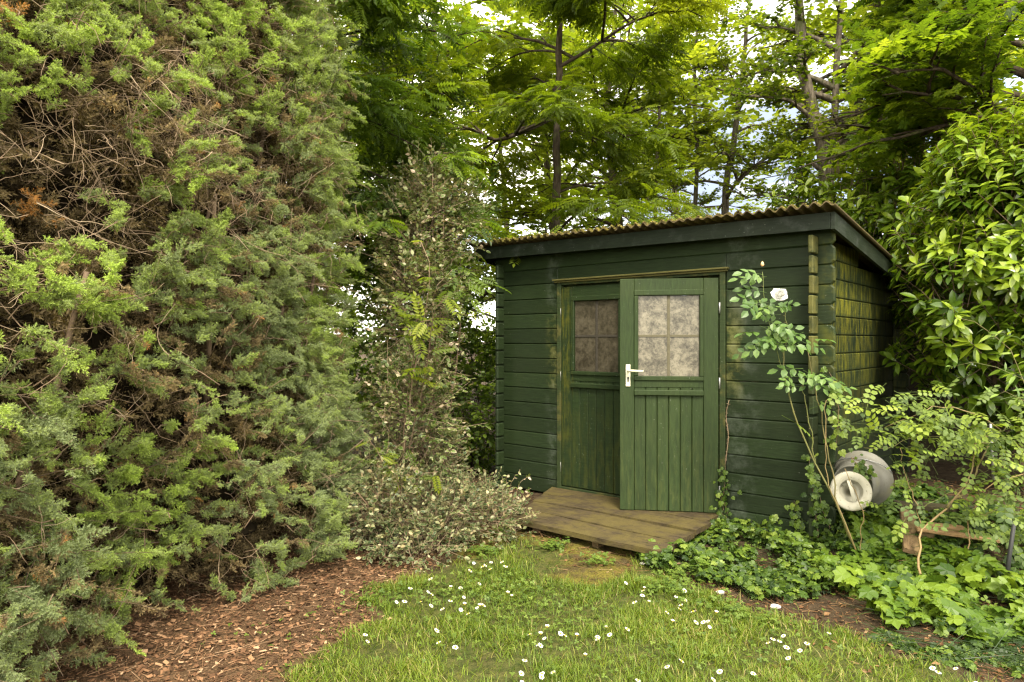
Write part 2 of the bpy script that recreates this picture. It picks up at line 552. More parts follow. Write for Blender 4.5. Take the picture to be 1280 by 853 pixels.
# ------------------------------------------------------------------ leaf shapes (length 1 along +y, normal +z)
def leaf_simple(w=.28, fold=.12, curl=.15, n=3, wide=.45):
    V, T = [(0, 0, 0)], []
    rows = []
    for i in range(1, n):
        t = i / n
        h = w * math.sin(PI * t ** (math.log(.5) / math.log(wide))) ** .8
        z = -curl * t * t
        rows.append(len(V))
        V += [(-h, t, z + fold * h), (0, t, z), (h, t, z + fold * h)]
    tip = len(V)
    V.append((0, 1, -curl))
    r = rows[0]
    T += [(0, r + 1, r), (0, r + 2, r + 1)]
    for a, b in zip(rows, rows[1:]):
        T += [(a, a + 1, b + 1), (a, b + 1, b), (a + 1, a + 2, b + 2), (a + 1, b + 2, b + 1)]
    r = rows[-1]
    T += [(r, r + 1, tip), (r + 1, r + 2, tip)]
    return np.array(V, float), np.array(T)


def leaf_lobed(pts, cup=.12, c=(0, .38)):
    V = [(c[0], c[1], 0)]
    for (x, y) in pts:
        d = math.hypot(x - c[0], y - c[1])
        V.append((x, y, -cup * d * d * 2 + (.03 if d > .4 else .05)))
    n = len(pts)
    T = [(0, 1 + i, 1 + (i + 1) % n) for i in range(n)]
    return np.array(V, float), np.array(T)


def mirror(p):
    return p + [(-x, y) for (x, y) in reversed(p) if abs(x) > 1e-6]


IVY = leaf_lobed(mirror([(0, .05), (.20, -.05), (.38, .04), (.50, .25), (.37, .40), (.44, .62), (.20, .72), (0, 1.0)]), .22)
MAPLE = leaf_lobed(mirror([(0, .02), (.22, .0), (.42, .08), (.30, .24), (.58, .44), (.52, .56), (.30, .52), (.30, .72), (.14, .70), (0, 1.0)]), .15)
OVAL = leaf_simple(.30, .15, .15, 3)
ROUND = leaf_simple(.40, .12, .12, 3, .5)
LONG = leaf_simple(.175, .18, .25, 4, .55)
NARROW = leaf_simple(.13, .15, .25, 3)
DIAMOND = (np.array([(0, 0, 0), (-.3, .45, .05), (0, 1, -.1), (.3, .45, .05)], float), np.array([(0, 2, 1), (0, 3, 2)]))


def pinnate(pairs=6, ll=.30, lw=.30, droop=.25, proto=DIAMOND, ang=1.15, start=.22):
    s = Soup()
    for i in range(pairs):
        t = start + (1 - start) * i / pairs
        z = -droop * t * t
        k = ll * (1 - .35 * abs(t - .55))
        for sd in (-1, 1):
            s.scatter((proto[0] * np.array([lw / .3, 1, 1]), proto[1]), np.array([[0, t, z]]), np.array([[sd * math.sin(ang), math.cos(ang), -.25]]),
                      np.array([[0, .1, 1.]]), k)
    s.scatter((proto[0] * np.array([lw / .3, 1, 1]), proto[1]), np.array([[0, .93, -droop * .9]]), np.array([[0, 1, -.5]]), np.array([[0, 0, 1.]]), ll)
    s.add([(-.008, 0, 0), (.008, 0, 0), (.004, .5, -droop * .25), (-.004, .5, -droop * .25), (0, 1, -droop)], [(0, 1, 2), (0, 2, 3), (3, 2, 4)])
    return np.concatenate(s.V), np.concatenate(s.T)


PINN = pinnate(6, .30, .24)
ROSELEAF = pinnate(2, .42, .32, .15, leaf_simple(.3, .2, .12, 3), 1.1, .35)
SHRUBLEAF = pinnate(3, .29, .36, .2, leaf_simple(.32, .12, .1, 3), 1.2, .28)
STICK = (np.array([(math.cos(a) * r, yv, math.sin(a) * r) for yv, r in ((0, 1), (1, .45)) for a in (0, 2.094, 4.189)], float),
         np.array([(0, 1, 4), (0, 4, 3), (1, 2, 5), (1, 5, 4), (2, 0, 3), (2, 3, 5)]))
def variegate(lf, k=.84, off=.55):
    V, T = lf
    V2 = (V - np.array([0, .5, 0])) * np.array([k, .86, 1]) + np.array([0, .5, .02])
    return np.vstack([V, V2]), np.vstack([T, T + len(V)]), np.r_[np.full(len(T), off), np.zeros(len(T))]


VLEAF = variegate(OVAL)


def sticks(soup, P, D, L, R, tint=None):
    n = len(P)
    S = np.stack([np.broadcast_to(R, (n,)), np.broadcast_to(L, (n,)), np.broadcast_to(R, (n,))], 1)
    soup.scatter(STICK, P, D, RNG.normal(size=(n, 3)), S, tint)


def rot_h(d, ang):
    """rotate directions about z"""
    c, s = np.cos(ang), np.sin(ang)
    return np.stack([d[..., 0] * c - d[..., 1] * s, d[..., 0] * s + d[..., 1] * c, d[..., 2]], -1)


def twig_leaves(P, D, L, nleaf, size, leaf, soup, tint, droop=.15, flat=.45, spread=1.0, jit=.0, tvar=.25):
    """leaves set alternately along straight twigs"""
    n = len(P)
    i = np.arange(nleaf)
    t = (i + .6) / nleaf
    D = nrm(D)
    side = nrm(np.cross(D, np.array([0, 0, 1.])) + 1e-6)
    p = P[:, None] + D[:, None] * (L[:, None] * t)[..., None]
    p[..., 2] -= .25 * L[:, None] * t ** 2 * droop * 4
    sg = np.where(i % 2 == 0, 1., -1.)
    sg[-1] = 0
    d = D[:, None] * .75 + side[:, None] * sg[None, :, None] * spread + RNG.normal(0, .25, (n, nleaf, 3))
    d[..., 2] -= droop
    nn = np.array([0, 0, 1.]) + RNG.normal(0, flat, (n, nleaf, 3))
    sz = size * U(.65, 1.2, (n, nleaf))
    tt = np.broadcast_to(np.asarray(tint)[:, None], (n, nleaf)) + RNG.normal(0, tvar * .6, (n, nleaf))
    soup.scatter(leaf, p.reshape(-1, 3), d.reshape(-1, 3), nn.reshape(-1, 3), sz.ravel(), np.clip(tt.ravel(), 0, 1), jit)


def tree(name, label, cat, trunk, r0, leaf, lsize, lmat, bmat, nl=14, zr=(.3, 1), L=(1.2, 2.2), az=None, elev=(.05, .6), nsub=6, ntw=8,
         nleaf=8, twl=.36, droop=.15, flat=.45, group=None, r1=.02, forks=(), tint0=.5, drop=None):
    trunk = np.asarray(trunk, float)
    base = trunk[0].copy()
    root = thing(name, label, cat, base, group)
    w = Soup()
    tp = resample(trunk, 26)
    tp[1:-1, :2] += RNG.normal(0, r0 * .12, (24, 2))
    w.tube(tp, np.linspace(r0, r1, 26), sides=9, wob=.12)
    axes = [tp]
    for fk in forks:
        k = resample(fk[0], 16)
        w.tube(k, np.linspace(fk[1], fk[2], 16), sides=7, wob=.1)
        axes.append(k)
    TP, TD, TL, TT = [], [], [], []
    g = U(0, 6)
    for i in range(nl):
        ax = axes[i % len(axes)]
        t = zr[0] + (zr[1] - zr[0]) * (i + RNG.random()) / nl
        if i % len(axes):
            t = .15 + .85 * RNG.random()
        k = min(len(ax) - 1, int(t * (len(ax) - 1)))
        p0 = ax[k]
        g += 2.4
        a = g + U(-.4, .4) if az is None else U(*az)
        el = U(*elev)
        ln = U(*L) * (1.15 - .5 * t)
        d = np.array([math.cos(a) * math.cos(el), math.sin(a) * math.cos(el), math.sin(el)])
        n = 8
        q = np.linspace(0, 1, n)[:, None]
        c = p0 + d * ln * q + np.array([0, 0, 1.]) * (q * (1 - q) * .35 * ln - droop * .9 * q ** 2 * ln) + np.cumsum(RNG.normal(0, .02 * ln, (n, 3)), 0) * q
        rl = max(.011, r0 * .36 * (1.1 - .6 * t))
        w.tube(c, rl, .006, 5)
        lt = np.clip(tint0 + RNG.normal(0, .16), 0, 1)
        for j in range(nsub):
            s = .22 + .78 * (j + RNG.random()) / nsub
            k = min(n - 2, int(s * (n - 1)))
            q0 = c[k] + (c[k + 1] - c[k]) * RNG.random()
            sd = 1 if j % 2 else -1
            dd = rot_h(d, sd * U(.5, 1.1)) if j < nsub - 1 else d
            dd = dd + np.array([0, 0, U(-.25, .3)])
            sl = ln * U(.28, .5) * (1.15 - .5 * s)
            m = 5
            qq = np.linspace(0, 1, m)[:, None]
            cc = q0 + dd * sl * qq + np.array([0, 0, -1.]) * droop * qq ** 2 * sl + np.cumsum(RNG.normal(0, .02 * sl, (m, 3)), 0)
            w.tube(cc, max(.005, rl * .45), .003, 4)
            st = np.clip(lt + RNG.normal(0, .12), 0, 1)
            for kk in range(ntw):
                u = (kk + RNG.random()) / ntw * (m - 1)
                k2 = min(m - 2, int(u))
                P = cc[k2] + (cc[k2 + 1] - cc[k2]) * (u - k2)
                s2 = 1 if kk % 2 else -1
                D = rot_h(nrm(dd), s2 * U(.3, 1.1)) + np.array([0, 0, U(-.3, .35)])
                TP.append(P)
                TD.append(D)
                TL.append(twl * U(.6, 1.25))
                TT.append(st)
    TP, TD, TL, TT = np.array(TP), np.array(TD), np.array(TL), np.array(TT)
    if drop is not None:
        keep = drop(TP)
        TP, TD, TL, TT = TP[keep], TD[keep], TL[keep], TT[keep]
    sticks(w, TP, TD, TL, .0028)
    cr = Soup()
    twig_leaves(TP, TD, TL, nleaf, lsize, leaf, cr, TT, droop, flat)
    link('trunk', w, bmat, root, True, base)
    link('crown', cr, lmat, root, False, base)
    return root


# ================================================================== CAMERA, LIGHT, SKY
cam = bpy.data.cameras.new('camera')
cam.lens = 24
cam.sensor_width = 36
cam.sensor_fit = 'HORIZONTAL'
cam.clip_end = 2000
co = bpy.data.objects.new('camera', cam)
co.location = (0, 0, CAMZ)
co.rotation_euler = (PI / 2, 0, 0)
COL.objects.link(co)
SC.camera = co

SUN_EL, SUN_AZ = math.radians(54), math.radians(172)     # azimuth measured from +Y clockwise
wd = bpy.data.worlds.new('World')
SC.world = wd
wd.use_nodes = True
nt = wd.node_tree
nt.nodes.clear()
sky = nd(nt, 'ShaderNodeTexSky', sky_type='NISHITA')
sky.sun_disc = False
sky.sun_elevation = SUN_EL
sky.sun_rotation = SUN_AZ
gen = nd(nt, 'ShaderNodeTexCoord').outputs['Generated']
mp = nd(nt, 'ShaderNodeMapping', {'Vector': gen, 'Scale': (1, 1, 2.2)}).outputs[0]
cl = noise(nt, mp, 2.6, 6, .55, .3)
cloud = sstep(nt, cl, .34, .52)
hole = nd(nt, 'ShaderNodeVectorMath', {0: gen, 1: (.325, .925, .195)}, operation='DOT_PRODUCT').outputs['Value']
hole = mth(nt, 'MULTIPLY', sstep(nt, hole, .950, .990), sstep(nt, noise(nt, mp, 5, 5, .6), .30, .55, .35, 1))
cc = mixc(nt, cloud, sky.outputs[0], (13.2, 12.3, 10.6))
cc = mixc(nt, hole, cc, (2.0, 2.3, 2.85))
bg = nd(nt, 'ShaderNodeBackground', {'Color': cc, 'Strength': .15})
nd(nt, 'ShaderNodeOutputWorld', {'Surface': bg.outputs[0]})

sun = bpy.data.lights.new('sun', 'SUN')
sun.energy = 2.6
sun.angle = math.radians(14)
sun.color = (1, .90, .74)
so = bpy.data.objects.new('sun', sun)
so.location = (2, -4, 8)
# lamp points along its -z: from the sun towards the scene
sd = np.array([math.sin(SUN_AZ) * math.cos(SUN_EL), math.cos(SUN_AZ) * math.cos(SUN_EL), math.sin(SUN_EL)])
from mathutils import Vector
so.rotation_euler = Vector(sd).to_track_quat('Z', 'Y').to_euler()
COL.objects.link(so)

SC.view_settings.view_transform = 'Standard'
SC.view_settings.look = 'None'
SC.view_settings.exposure = 1.5
SC.view_settings.gamma = 1
SC.render.engine = 'CYCLES'
SC.cycles.max_bounces = 8
SC.cycles.diffuse_bounces = 5
SC.cycles.glossy_bounces = 2
SC.cycles.transmission_bounces = 3
SC.cycles.transparent_max_bounces = 4
SC.cycles.caustics_reflective = False
SC.cycles.caustics_refractive = False
SC.cycles.use_denoising = True
SC.cycles.denoiser = 'OPENIMAGEDENOISE'
SC.cycles.denoising_input_passes = 'RGB_ALBEDO_NORMAL'
SC.cycles.denoising_prefilter = 'ACCURATE'
SC.cycles.filter_width = 1.3

# ================================================================== GROUND
LAWN_PX = [(335, 900), (372, 835), (430, 800), (475, 775), (455, 745), (500, 728), (560, 712), (610, 690), (655, 672), (700, 690), (690, 722),
           (740, 735), (790, 722), (800, 690), (838, 700), (862, 735), (905, 752), (960, 772), (1040, 790), (1110, 812), (1200, 835), (1330, 900)]
LAWN = [tuple(ground_pt(*p)[:2]) for p in LAWN_PX]
LAWN = LAWN + [(3.2, 1.2), (2.5, -1.5), (-.9, -1.5), (-1.0, 1.6)]
MULCH = [tuple(ground_pt(*p)[:2]) for p in [(335, 900), (372, 835), (430, 800), (475, 775), (455, 745), (500, 728), (545, 700), (520, 660), (400, 640)]] + [(-2.6, 5.0), (-3.5, 2.0), (-2.0, -.5), (-1.0, -.5)]
MOSS = [tuple(ground_pt(*p)[:2]) for p in [(560, 712), (600, 660), (640, 645), (800, 680), (830, 700), (790, 730), (700, 740), (640, 700)]]
MOUND = [(2.55, 3.75), (3.3, 3.9), (6.5, 4.0), (6.5, 9), (2.9, 9), (2.6, 5.2), (2.25, 4.55)]


def height(X, Y):
    P = np.stack([X, Y, X * 0], 1)
    h = (vnoise(P, 3, 3) - .5) * .03 + (vnoise(P, 9, 4) - .5) * .012
    near = np.clip((X - 1.9) / .6, 0, 1) * np.clip((Y - 3.3) / 1.0, 0, 1)
    near = near * near * (3 - 2 * near)
    return h + near * (.17 + .06 * vnoise(P, 1.6, 8))


def axis(lo, mid0, mid1, hi, step):
    a = list(np.arange(mid0, mid1, step))
    s, v = step, mid1
    while v < hi:
        a.append(v)
        s *= 1.35
        v += s
    a.append(hi)
    s, v, b = step, mid0, []
    while v > lo:
        s *= 1.35
        v -= s
        b.append(max(v, lo))
    return np.array(b[::-1] + a)


gx = axis(-400, -2.6, 4.4, 400, .03)
gy = axis(-60, 1.5, 7.0, 900, .03)
GX, GY = np.meshgrid(gx, gy)
gX, gY = GX.ravel(), GY.ravel()
gz = height(gX, gY)
nx, ny = len(gx), len(gy)
ii = (np.arange(ny - 1)[:, None] * nx + np.arange(nx - 1)[None]).ravel()
T = np.concatenate([np.stack([ii, ii + 1, ii + nx + 1], 1), np.stack([ii, ii + nx + 1, ii + nx], 1)])
gs = Soup().add(np.stack([gX, gY, gz], 1), T)


def soft_mask(poly, X, Y, r=.06, k=10):
    m = 0
    for i in range(k):
        a, rr = 2.4 * i, r * math.sqrt((i + .5) / k)
        m = m + inside(poly, X + rr * math.cos(a), Y + rr * math.sin(a))
    return m / k


def ground_mat():
    m, nt = new_mat('garden_soil')
    oc = coords(nt)
    lawn = nd(nt, 'ShaderNodeAttribute', attribute_name='lawn').outputs['Fac']
    mul = nd(nt, 'ShaderNodeAttribute', attribute_name='mulch').outputs['Fac']
    moss = nd(nt, 'ShaderNodeAttribute', attribute_name='moss').outputs['Fac']
    n1 = noise(nt, oc, 22, 6, .7)
    n2 = noise(nt, oc, 6, 5, .65)
    n3 = noise(nt, oc, 110, 4, .7)
    soil = mixc(nt, sstep(nt, n1, .3, .7), (.030, .021, .012), (.085, .060, .034))
    soil = mixc(nt, sstep(nt, n3, .6, .75, 0, .8), soil, (.17, .125, .08))
    mc = mixc(nt, sstep(nt, n3, .35, .65), (.050, .031, .016), (.160, .098, .052))
    moc = mixc(nt, sstep(nt, n3, .3, .7), (.07, .065, .014), (.22, .185, .035))
    lc = mixc(nt, sstep(nt, n1, .35, .65), (.045, .06, .014), (.10, .10, .03))
    col = mixc(nt, mul, soil, mc)
    col = mixc(nt, mth(nt, 'MULTIPLY', moss, sstep(nt, n2, .36, .6, .15, .95)), col, moc)
    col = mixc(nt, mth(nt, 'MULTIPLY', lawn, sstep(nt, n2, .25, .5, .55, 1)), col, lc)
    h = mth(nt, 'ADD', n1, mth(nt, 'MULTIPLY', n3, .8))
    finish(nt, col, .95, .1, h, .9, .02)
    return m


g = link('ground', gs, ground_mat(), None, True)
tag(g, kind='structure')
jx = (vnoise(np.stack([gX, gY, gX * 0], 1), 9, 1) - .5) * .16
jy = (vnoise(np.stack([gX, gY, gX * 0], 1), 9, 2) - .5) * .16
for nm, poly in (('lawn', LAWN), ('mulch', MULCH), ('moss', MOSS)):
    at = g.data.attributes.new(nm, 'FLOAT', 'POINT')
    at.data.foreach_set('value', soft_mask(poly, gX + jx, gY + jy).astype(f32))

# ================================================================== SHED
LX, LY = -.159, 6.45
SA = math.atan2(-.6517, .7585)
shed = thing('garden_shed', 'dark green log cabin shed with one of its double doors swung open', 'shed', (LX, LY, 0), None, SA)
UX, INW = np.array([.7585, -.6517, 0]), np.array([.6517, .7585, 0])


def shed_pt(u, v, z):
    return np.array([LX, LY, 0]) + UX * u + INW * v + np.array([0, 0, z])


def to_shed(p):
    d = np.asarray(p, float) - np.array([LX, LY, 0])
    return np.array([d @ UX, d @ INW, d[2]])


PITCH = .133


def log_board(s, a0, a1, z0, z1, f, t, ax, c0=0., c1=0., b=.007, C=None):
    C = RNG.random() if C is None else C
    """log board along axis ax (0: x, 1: y); front face at f, thickness t inward; chamfered ends"""
    z0 += .0012
    z1 -= .0012

    def outline(i):
        A0, A1, Z0, Z1 = a0 + i, a1 - i, z0 + i, z1 - i
        p = []
        k0, k1 = max(c0 - i * .4, 0), max(c1 - i * .4, 0)
        p += [(A0 + k0, Z0), (A1 - k1, Z0), (A1, Z0 + k1), (A1, Z1 - k1), (A1 - k1, Z1), (A0 + k0, Z1), (A0, Z1 - k0), (A0, Z0 + k0)]
        return p
    V = []
    for i, d in ((b, 0.), (0, b), (0, t)):
        for (a, z) in outline(i):
            V.append((a, f + d, z) if ax == 0 else (f - d, a, z))
    n = 8
    faces = [list(range(n))]
    for r in range(2):
        for j in range(n):
            faces.append([r * n + j, r * n + (j + 1) % n, (r + 1) * n + (j + 1) % n, (r + 1) * n + j])
    faces.append([2 * n + j for j in range(n)])
    s.poly(V, faces, C)


W_, D_ = 3.007, 2.2          # front wall length, shed depth
DX0, DX1 = .736, 2.263       # door opening
ZT = 1.89
sl = .119                    # roof fall to the back


def roof_z(v):
    return 2.215 - sl * (v + .12)


fw = Soup()
z0 = .015
for k in range(17):
    a, b = z0 + PITCH * k, z0 + PITCH * (k + 1)
    a = max(a, .02)
    b = min(b, roof_z(0) - .01)
    if b - a < .03:
        continue
    if b <= ZT - .02:
        log_board(fw, 0, DX0, a, b, U(-.001, .001), .03, 0, .02, 0)
        log_board(fw, DX1, W_, a, b, U(-.001, .001), .03, 0, 0, .022)
    elif a < ZT:
        log_board(fw, 0, DX0 - .001, a, b, 0, .03, 0, .02, 0)
        log_board(fw, DX1 + .001, W_, a, b, 0, .03, 0, 0, .022)
        fw.box(DX0 - .001, DX1 + .001, 0.0005, .03, ZT, b)
    else:
        log_board(fw, 0, W_, a, b, 0, .03, 0, .02, .022)
link('front_wall', fw, M['front'], shed)

SX = 2.905                   # right side wall outer face


def side_wall(xf, sgn):
    s, e = Soup(), Soup()
    for k in range(-1, 17):
        a, b = z0 + .0665 + PITCH * k, z0 + .0665 + PITCH * (k + 1)
        a = max(a, .02)
        b = min(b, roof_z(0) - .01)
        if b - a < .03:
            continue
        y1 = D_
        zr = roof_z(1.0)
        if b > roof_z(D_) - .02:                           # cut under the falling roof
            y1 = min(D_, (2.215 - b) / sl - .12 - .03)
        if y1 < .1:
            continue
        if sgn > 0:
            log_board(s, .031, y1, a, b, xf, .03, 1, 0, 0)
            e.box(xf - .030 + U(-.002, .002), xf + .002 + U(-.002, .002), -.115 + U(-.006, .006), -.003, a + .004 + U(0, .003), b - .006 - U(0, .006), RNG.random(), .006)
        else:
            s.box(xf, xf + .03, .031, y1, a, b)
            e.box(xf + .0, xf + .036, -.10, -.003, a + .004, b - .004, RNG.random(), .010)
    return s, e


s, e = side_wall(SX, 1)
link('side_wall', s, M['side'], shed)
link('log_ends', e, M['ends'], shed)
s, e = side_wall(.085, -1)
link('side_wall', s, M['side'], shed)
link('log_ends', e, M['front'], shed)
bw = Soup()
for k in range(15):
    a, b = z0 + PITCH * k, z0 + PITCH * (k + 1)
    b = min(b, roof_z(D_) - .01)
    if b - a > .03:
        V0 = len(bw.V)
        log_board(bw, 0, W_ + .02, a, b, D_ + .002, .03, 0, .02, .022)
link('rear_wall', bw, M['side'], shed)
fl = Soup().box(.12, SX - .04, .05, D_ - .05, .03, .06)
link('floorboards', fl, M['dark'], shed)

# roof: corrugated sheet with thickness
X0, X1 = -.15, 3.07
nxr, nyr = 44 * 12 + 1, 10
xs = np.linspace(X0, X1, nxr)
ys = np.linspace(-.205, D_ + .22, nyr)
RX, RY = np.meshgrid(xs, ys)
edge = (hash01(np.floor((RX - X0) / .92), 1, 2, 3) - .5) * .03 + (vnoise(np.stack([RX.ravel(), RX.ravel() * 0, RX.ravel() * 0], 1), 14, 5) - .5).reshape(RX.shape) * .03
RY = RY + np.where(RY < -.19, edge, 0)
tilt = -.012 * (RX - 1.5)
wv = .0105 * (1 + .3 * np.sin(RX * 5)) * np.sin(RX / .0732 * 2 * PI)
RZ = 2.215 + .026 - sl * (RY + .12) + tilt + wv
top = np.stack([RX, RY, RZ + .009], -1).reshape(-1, 3)
bot = np.stack([RX, RY, RZ], -1).reshape(-1, 3)
i0 = (np.arange(nyr - 1)[:, None] * nxr + np.arange(nxr - 1)[None]).ravel()
n_ = nxr * nyr
Tt = np.concatenate([np.stack([i0, i0 + 1, i0 + nxr + 1], 1), np.stack([i0, i0 + nxr + 1, i0 + nxr], 1)])
Tb = Tt[:, ::-1] + n_
j0 = np.arange(nxr - 1)
Te = np.concatenate([np.stack([j0 + n_, j0 + 1 + n_, j0 + 1], 1), np.stack([j0 + n_, j0 + 1, j0], 1)])
k0 = np.arange(nyr - 1) * nxr
Tl = np.concatenate([np.stack([k0, k0 + nxr, k0 + nxr + n_], 1), np.stack([k0, k0 + nxr + n_, k0 + n_], 1)])
k1 = k0 + nxr - 1
Tr = np.concatenate([np.stack([k1, k1 + nxr, k1 + nxr + n_], 1), np.stack([k1, k1 + nxr + n_, k1 + n_], 1)])
rf = Soup().add(np.vstack([top, bot]), np.concatenate([Tt, Tb, Te, Tl, Tr]))
roof = link('roof', rf, M['roof'], shed)
mt = Soup()
_k = 2600
_x = U(X0 + .02, X1 - .02, _k)
_y = -.20 + np.abs(RNG.normal(0, .05, _k))
_keep = vnoise(np.stack([_x, _x * 0, _x * 0], 1), 5, 14) > .34
_x, _y = _x[_keep], _y[_keep]
_z = 2.215 + .026 - sl * (_y + .12) - .012 * (_x - 1.5) + .014 * np.sin(_x / .0732 * 2 * PI) + .012
_m = len(_x)
_o = Soup()
_th = np.linspace(0, PI, 5)
_o.lathe(np.stack([np.sin(_th), -np.cos(_th)], 1), 6)
mt.scatter((_o.V[0], _o.T[0]), np.stack([_x, _y, _z], 1), RNG.normal(size=(_m, 3)), RNG.normal(size=(_m, 3)), np.stack([U(.004, .012, _m), U(.004, .014, _m), U(.003, .008, _m)], 1), RNG.random(_m))
M['moss'] = leaf_mat('roof_moss', [(0, (.045, .036, .014)), (.5, (.10, .085, .022)), (1, (.19, .16, .04))], 0, .95, .1, 8, .2)
link('moss', mt, M['moss'], roof)

fa = Soup()
V = []
for (x, zt) in ((-.11, .03), (3.015, -.012)):
    for y in (-.122, -.098):
        V += [(x, y, 2.215 + zt - .002), (x, y, 2.215 + zt - .110)]
fa.poly(V, [[0, 1, 5, 4], [2, 6, 7, 3], [0, 4, 6, 2], [1, 3, 7, 5], [0, 2, 3, 1], [4, 5, 7, 6]])
link('fascia_board', fa, M['fascia'], shed)
for xa in (3.017, -.137):
    V = []
    for (y) in (-.12, D_ + .2):
        for x in (xa, xa + .024):
            zz = roof_z(y) - (.012 if xa > 1 else -.03)
            V += [(x, y, zz - .003), (x, y, zz - .112)]
    link('barge_board', Soup().poly(V, [[0, 1, 5, 4], [2, 6, 7, 3], [0, 4, 6, 2], [1, 3, 7, 5], [0, 2, 3, 1], [4, 5, 7, 6]]), M['fascia'], shed)

df = Soup()
df.box(DX0 + .001, DX0 + .042, -.016, .05, .07, ZT - .001)
df.box(DX1 - .042, DX1 - .001, -.016, .05, .07, ZT - .001)
df.box(DX0 + .043, DX1 - .043, -.012, .05, 1.855, ZT - .001)
df.box(DX0 + .043, DX1 - .043, -.012, .08, .07, .108)
df.box(DX0 + .002, DX1 - .002, .052, .075, 1.79, ZT - .003)
link('door_frame', df, M['trim'], shed)
ls = Soup()
ls.box(DX0 - .03, DX1 + .03, -.045, -.002, ZT + .002, ZT + .016)
ls.box(DX0 - .02, DX1 + .02, -.03, -.003, ZT - .014, ZT + .001)
link('drip_strip', ls, M['strip'], shed)


def build_door(width, mat, pane, left):
    """door leaf, hinge edge at x=0 .. free edge x=width; front face y=0 faces -y, bottom z=0"""
    H = 1.72
    s = Soup()
    t = .04
    st = .105
    gz0, gz1 = H - .722, H - .126         # glass
    gx0, gx1 = st + .030, width - st - .030
    s.box(0, st, 0, t, 0, H)
    s.box(width - st + .0, width, 0, t, 0, H)
    s.box(st + .001, width - st - .001, .002, t, H - .085, H)          # top rail
    s.box(st + .001, width - st - .001, .002, t, gz0 - .085, gz0 - .032)
    # window beading, four lengths proud of the stiles
    for (a, b, c, d) in ((st - .002, width - st + .002, gz1 + .001, gz1 + .043), (st - .002, width - st + .002, gz0 - .034, gz0 - .001)):
        s.box(a, b, -.010, .02, c, d, None, .005)
    s.box(st - .002, gx0, -.010, .02, gz0 - .0005, gz1 + .0005, None, .005)
    s.box(gx1, width - st + .002, -.010, .02, gz0 - .0005, gz1 + .0005, None, .005)
    s.box(st - .002, width - st + .002, -.016, .015, H - .866, H - .824, None, .006)   # ledge moulding
    n = 6
    w = (width - 2 * st) / n
    for i in range(n):
        s.box(st + w * i + .0015, st + w * (i + 1) - .0015, .006, t - .004, 0, H - .800, U(.2, .8), .004)
    if left:
        s.box(width - .002, width + .02, -.004, .012, 0, H - .002)
    door = link('door', s, mat, shed)
    p = Soup()
    p.add([(gx0, .016, gz0), (gx1, .016, gz0), (gx1, .016, gz1), (gx0, .016, gz1), (gx0, .020, gz0), (gx1, .020, gz0), (gx1, .020, gz1), (gx0, .020, gz1)],
          [(0, 1, 2), (0, 2, 3), (4, 6, 5), (4, 7, 6)])
    link('window_pane', p, pane, door)
    b = Soup()
    cx, cz = (gx0 + gx1) / 2, (gz0 + gz1) / 2
    b.box(cx - .011, cx + .011, .011, .0155, gz0, gz1)
    b.box(gx0, cx - .012, .011, .0155, cz - .009, cz + .009)
    b.box(cx + .012, gx1, .011, .0155, cz - .009, cz + .009)
    link('glazing_bar', b, M['bardark'] if left else M['bar'], door)
    for z in (.16, .95, 1.50):
        h = Soup()
        h.tube([(-.007, -.006, z - .04), (-.007, -.006, z), (-.007, -.006, z + .04)], .006, None, 8)
        link('hinge', h, M['steel'], door, True)
    return door


# left leaf: hinge at left, closed
dl = build_door(.712, M['doorleft'], M['panedark'], True)
dl.location = (DX0 + .044, -.004, .116)
dl['label'] = 'closed left door with grimy panes darkened for eaves shade'
# right leaf: mirrored so that its hinge is at the right, opened outward
dr = build_door(.712, M['door'], M['pane'], False)
for ch in [dr] + list(dr.children):
    n = len(ch.data.vertices)
    v = np.empty(n * 3, f32)
    ch.data.vertices.foreach_get('co', v)
    v = v.reshape(-1, 3)
    v[:, 0] *= -1
    ch.data.vertices.foreach_set('co', v.ravel())
    ch.data.flip_normals()
    ch.data.update()
dr.location = (DX1 - .046, -.02, .112)
dr.rotation_euler = (0, 0, math.radians(32.3))
dr['label'] = 'open right door with dusty beige panes and a cream handle'
hd = Soup()
hx = -.712 + .06
hd.box(hx - .017, hx + .017, -.008, -.001, 1.72 - .80, 1.72 - .636, None, .003)
link('handle_plate', hd, M['cream'], dr)
lv = Soup()
zl = 1.72 - .682
lv.tube([(hx, -.006, zl), (hx, -.03, zl), (hx + .005, -.044, zl)], .009, None, 8)
lv.tube([(hx, -.044, zl), (hx + .03, -.048, zl), (hx + .075, -.048, zl - .002), (hx + .11, -.044, zl - .003)], [.010, .009, .0085, .008], None, 8)
link('handle', lv, M['cream'], dr, True)
kh = Soup()
kh.box(hx - .005, hx + .005, -.0105, -.0082, 1.72 - .765, 1.72 - .74, None, .001)
kh.lathe([(0, 0), (.008, 0), (.008, .002), (0, .002)], 12, np.array([[1, 0, 0, hx], [0, 0, -1, -.0084], [0, 1, 0, 1.72 - .737], [0, 0, 0, 1]], float))
link('keyhole', kh, M['black'], dr)

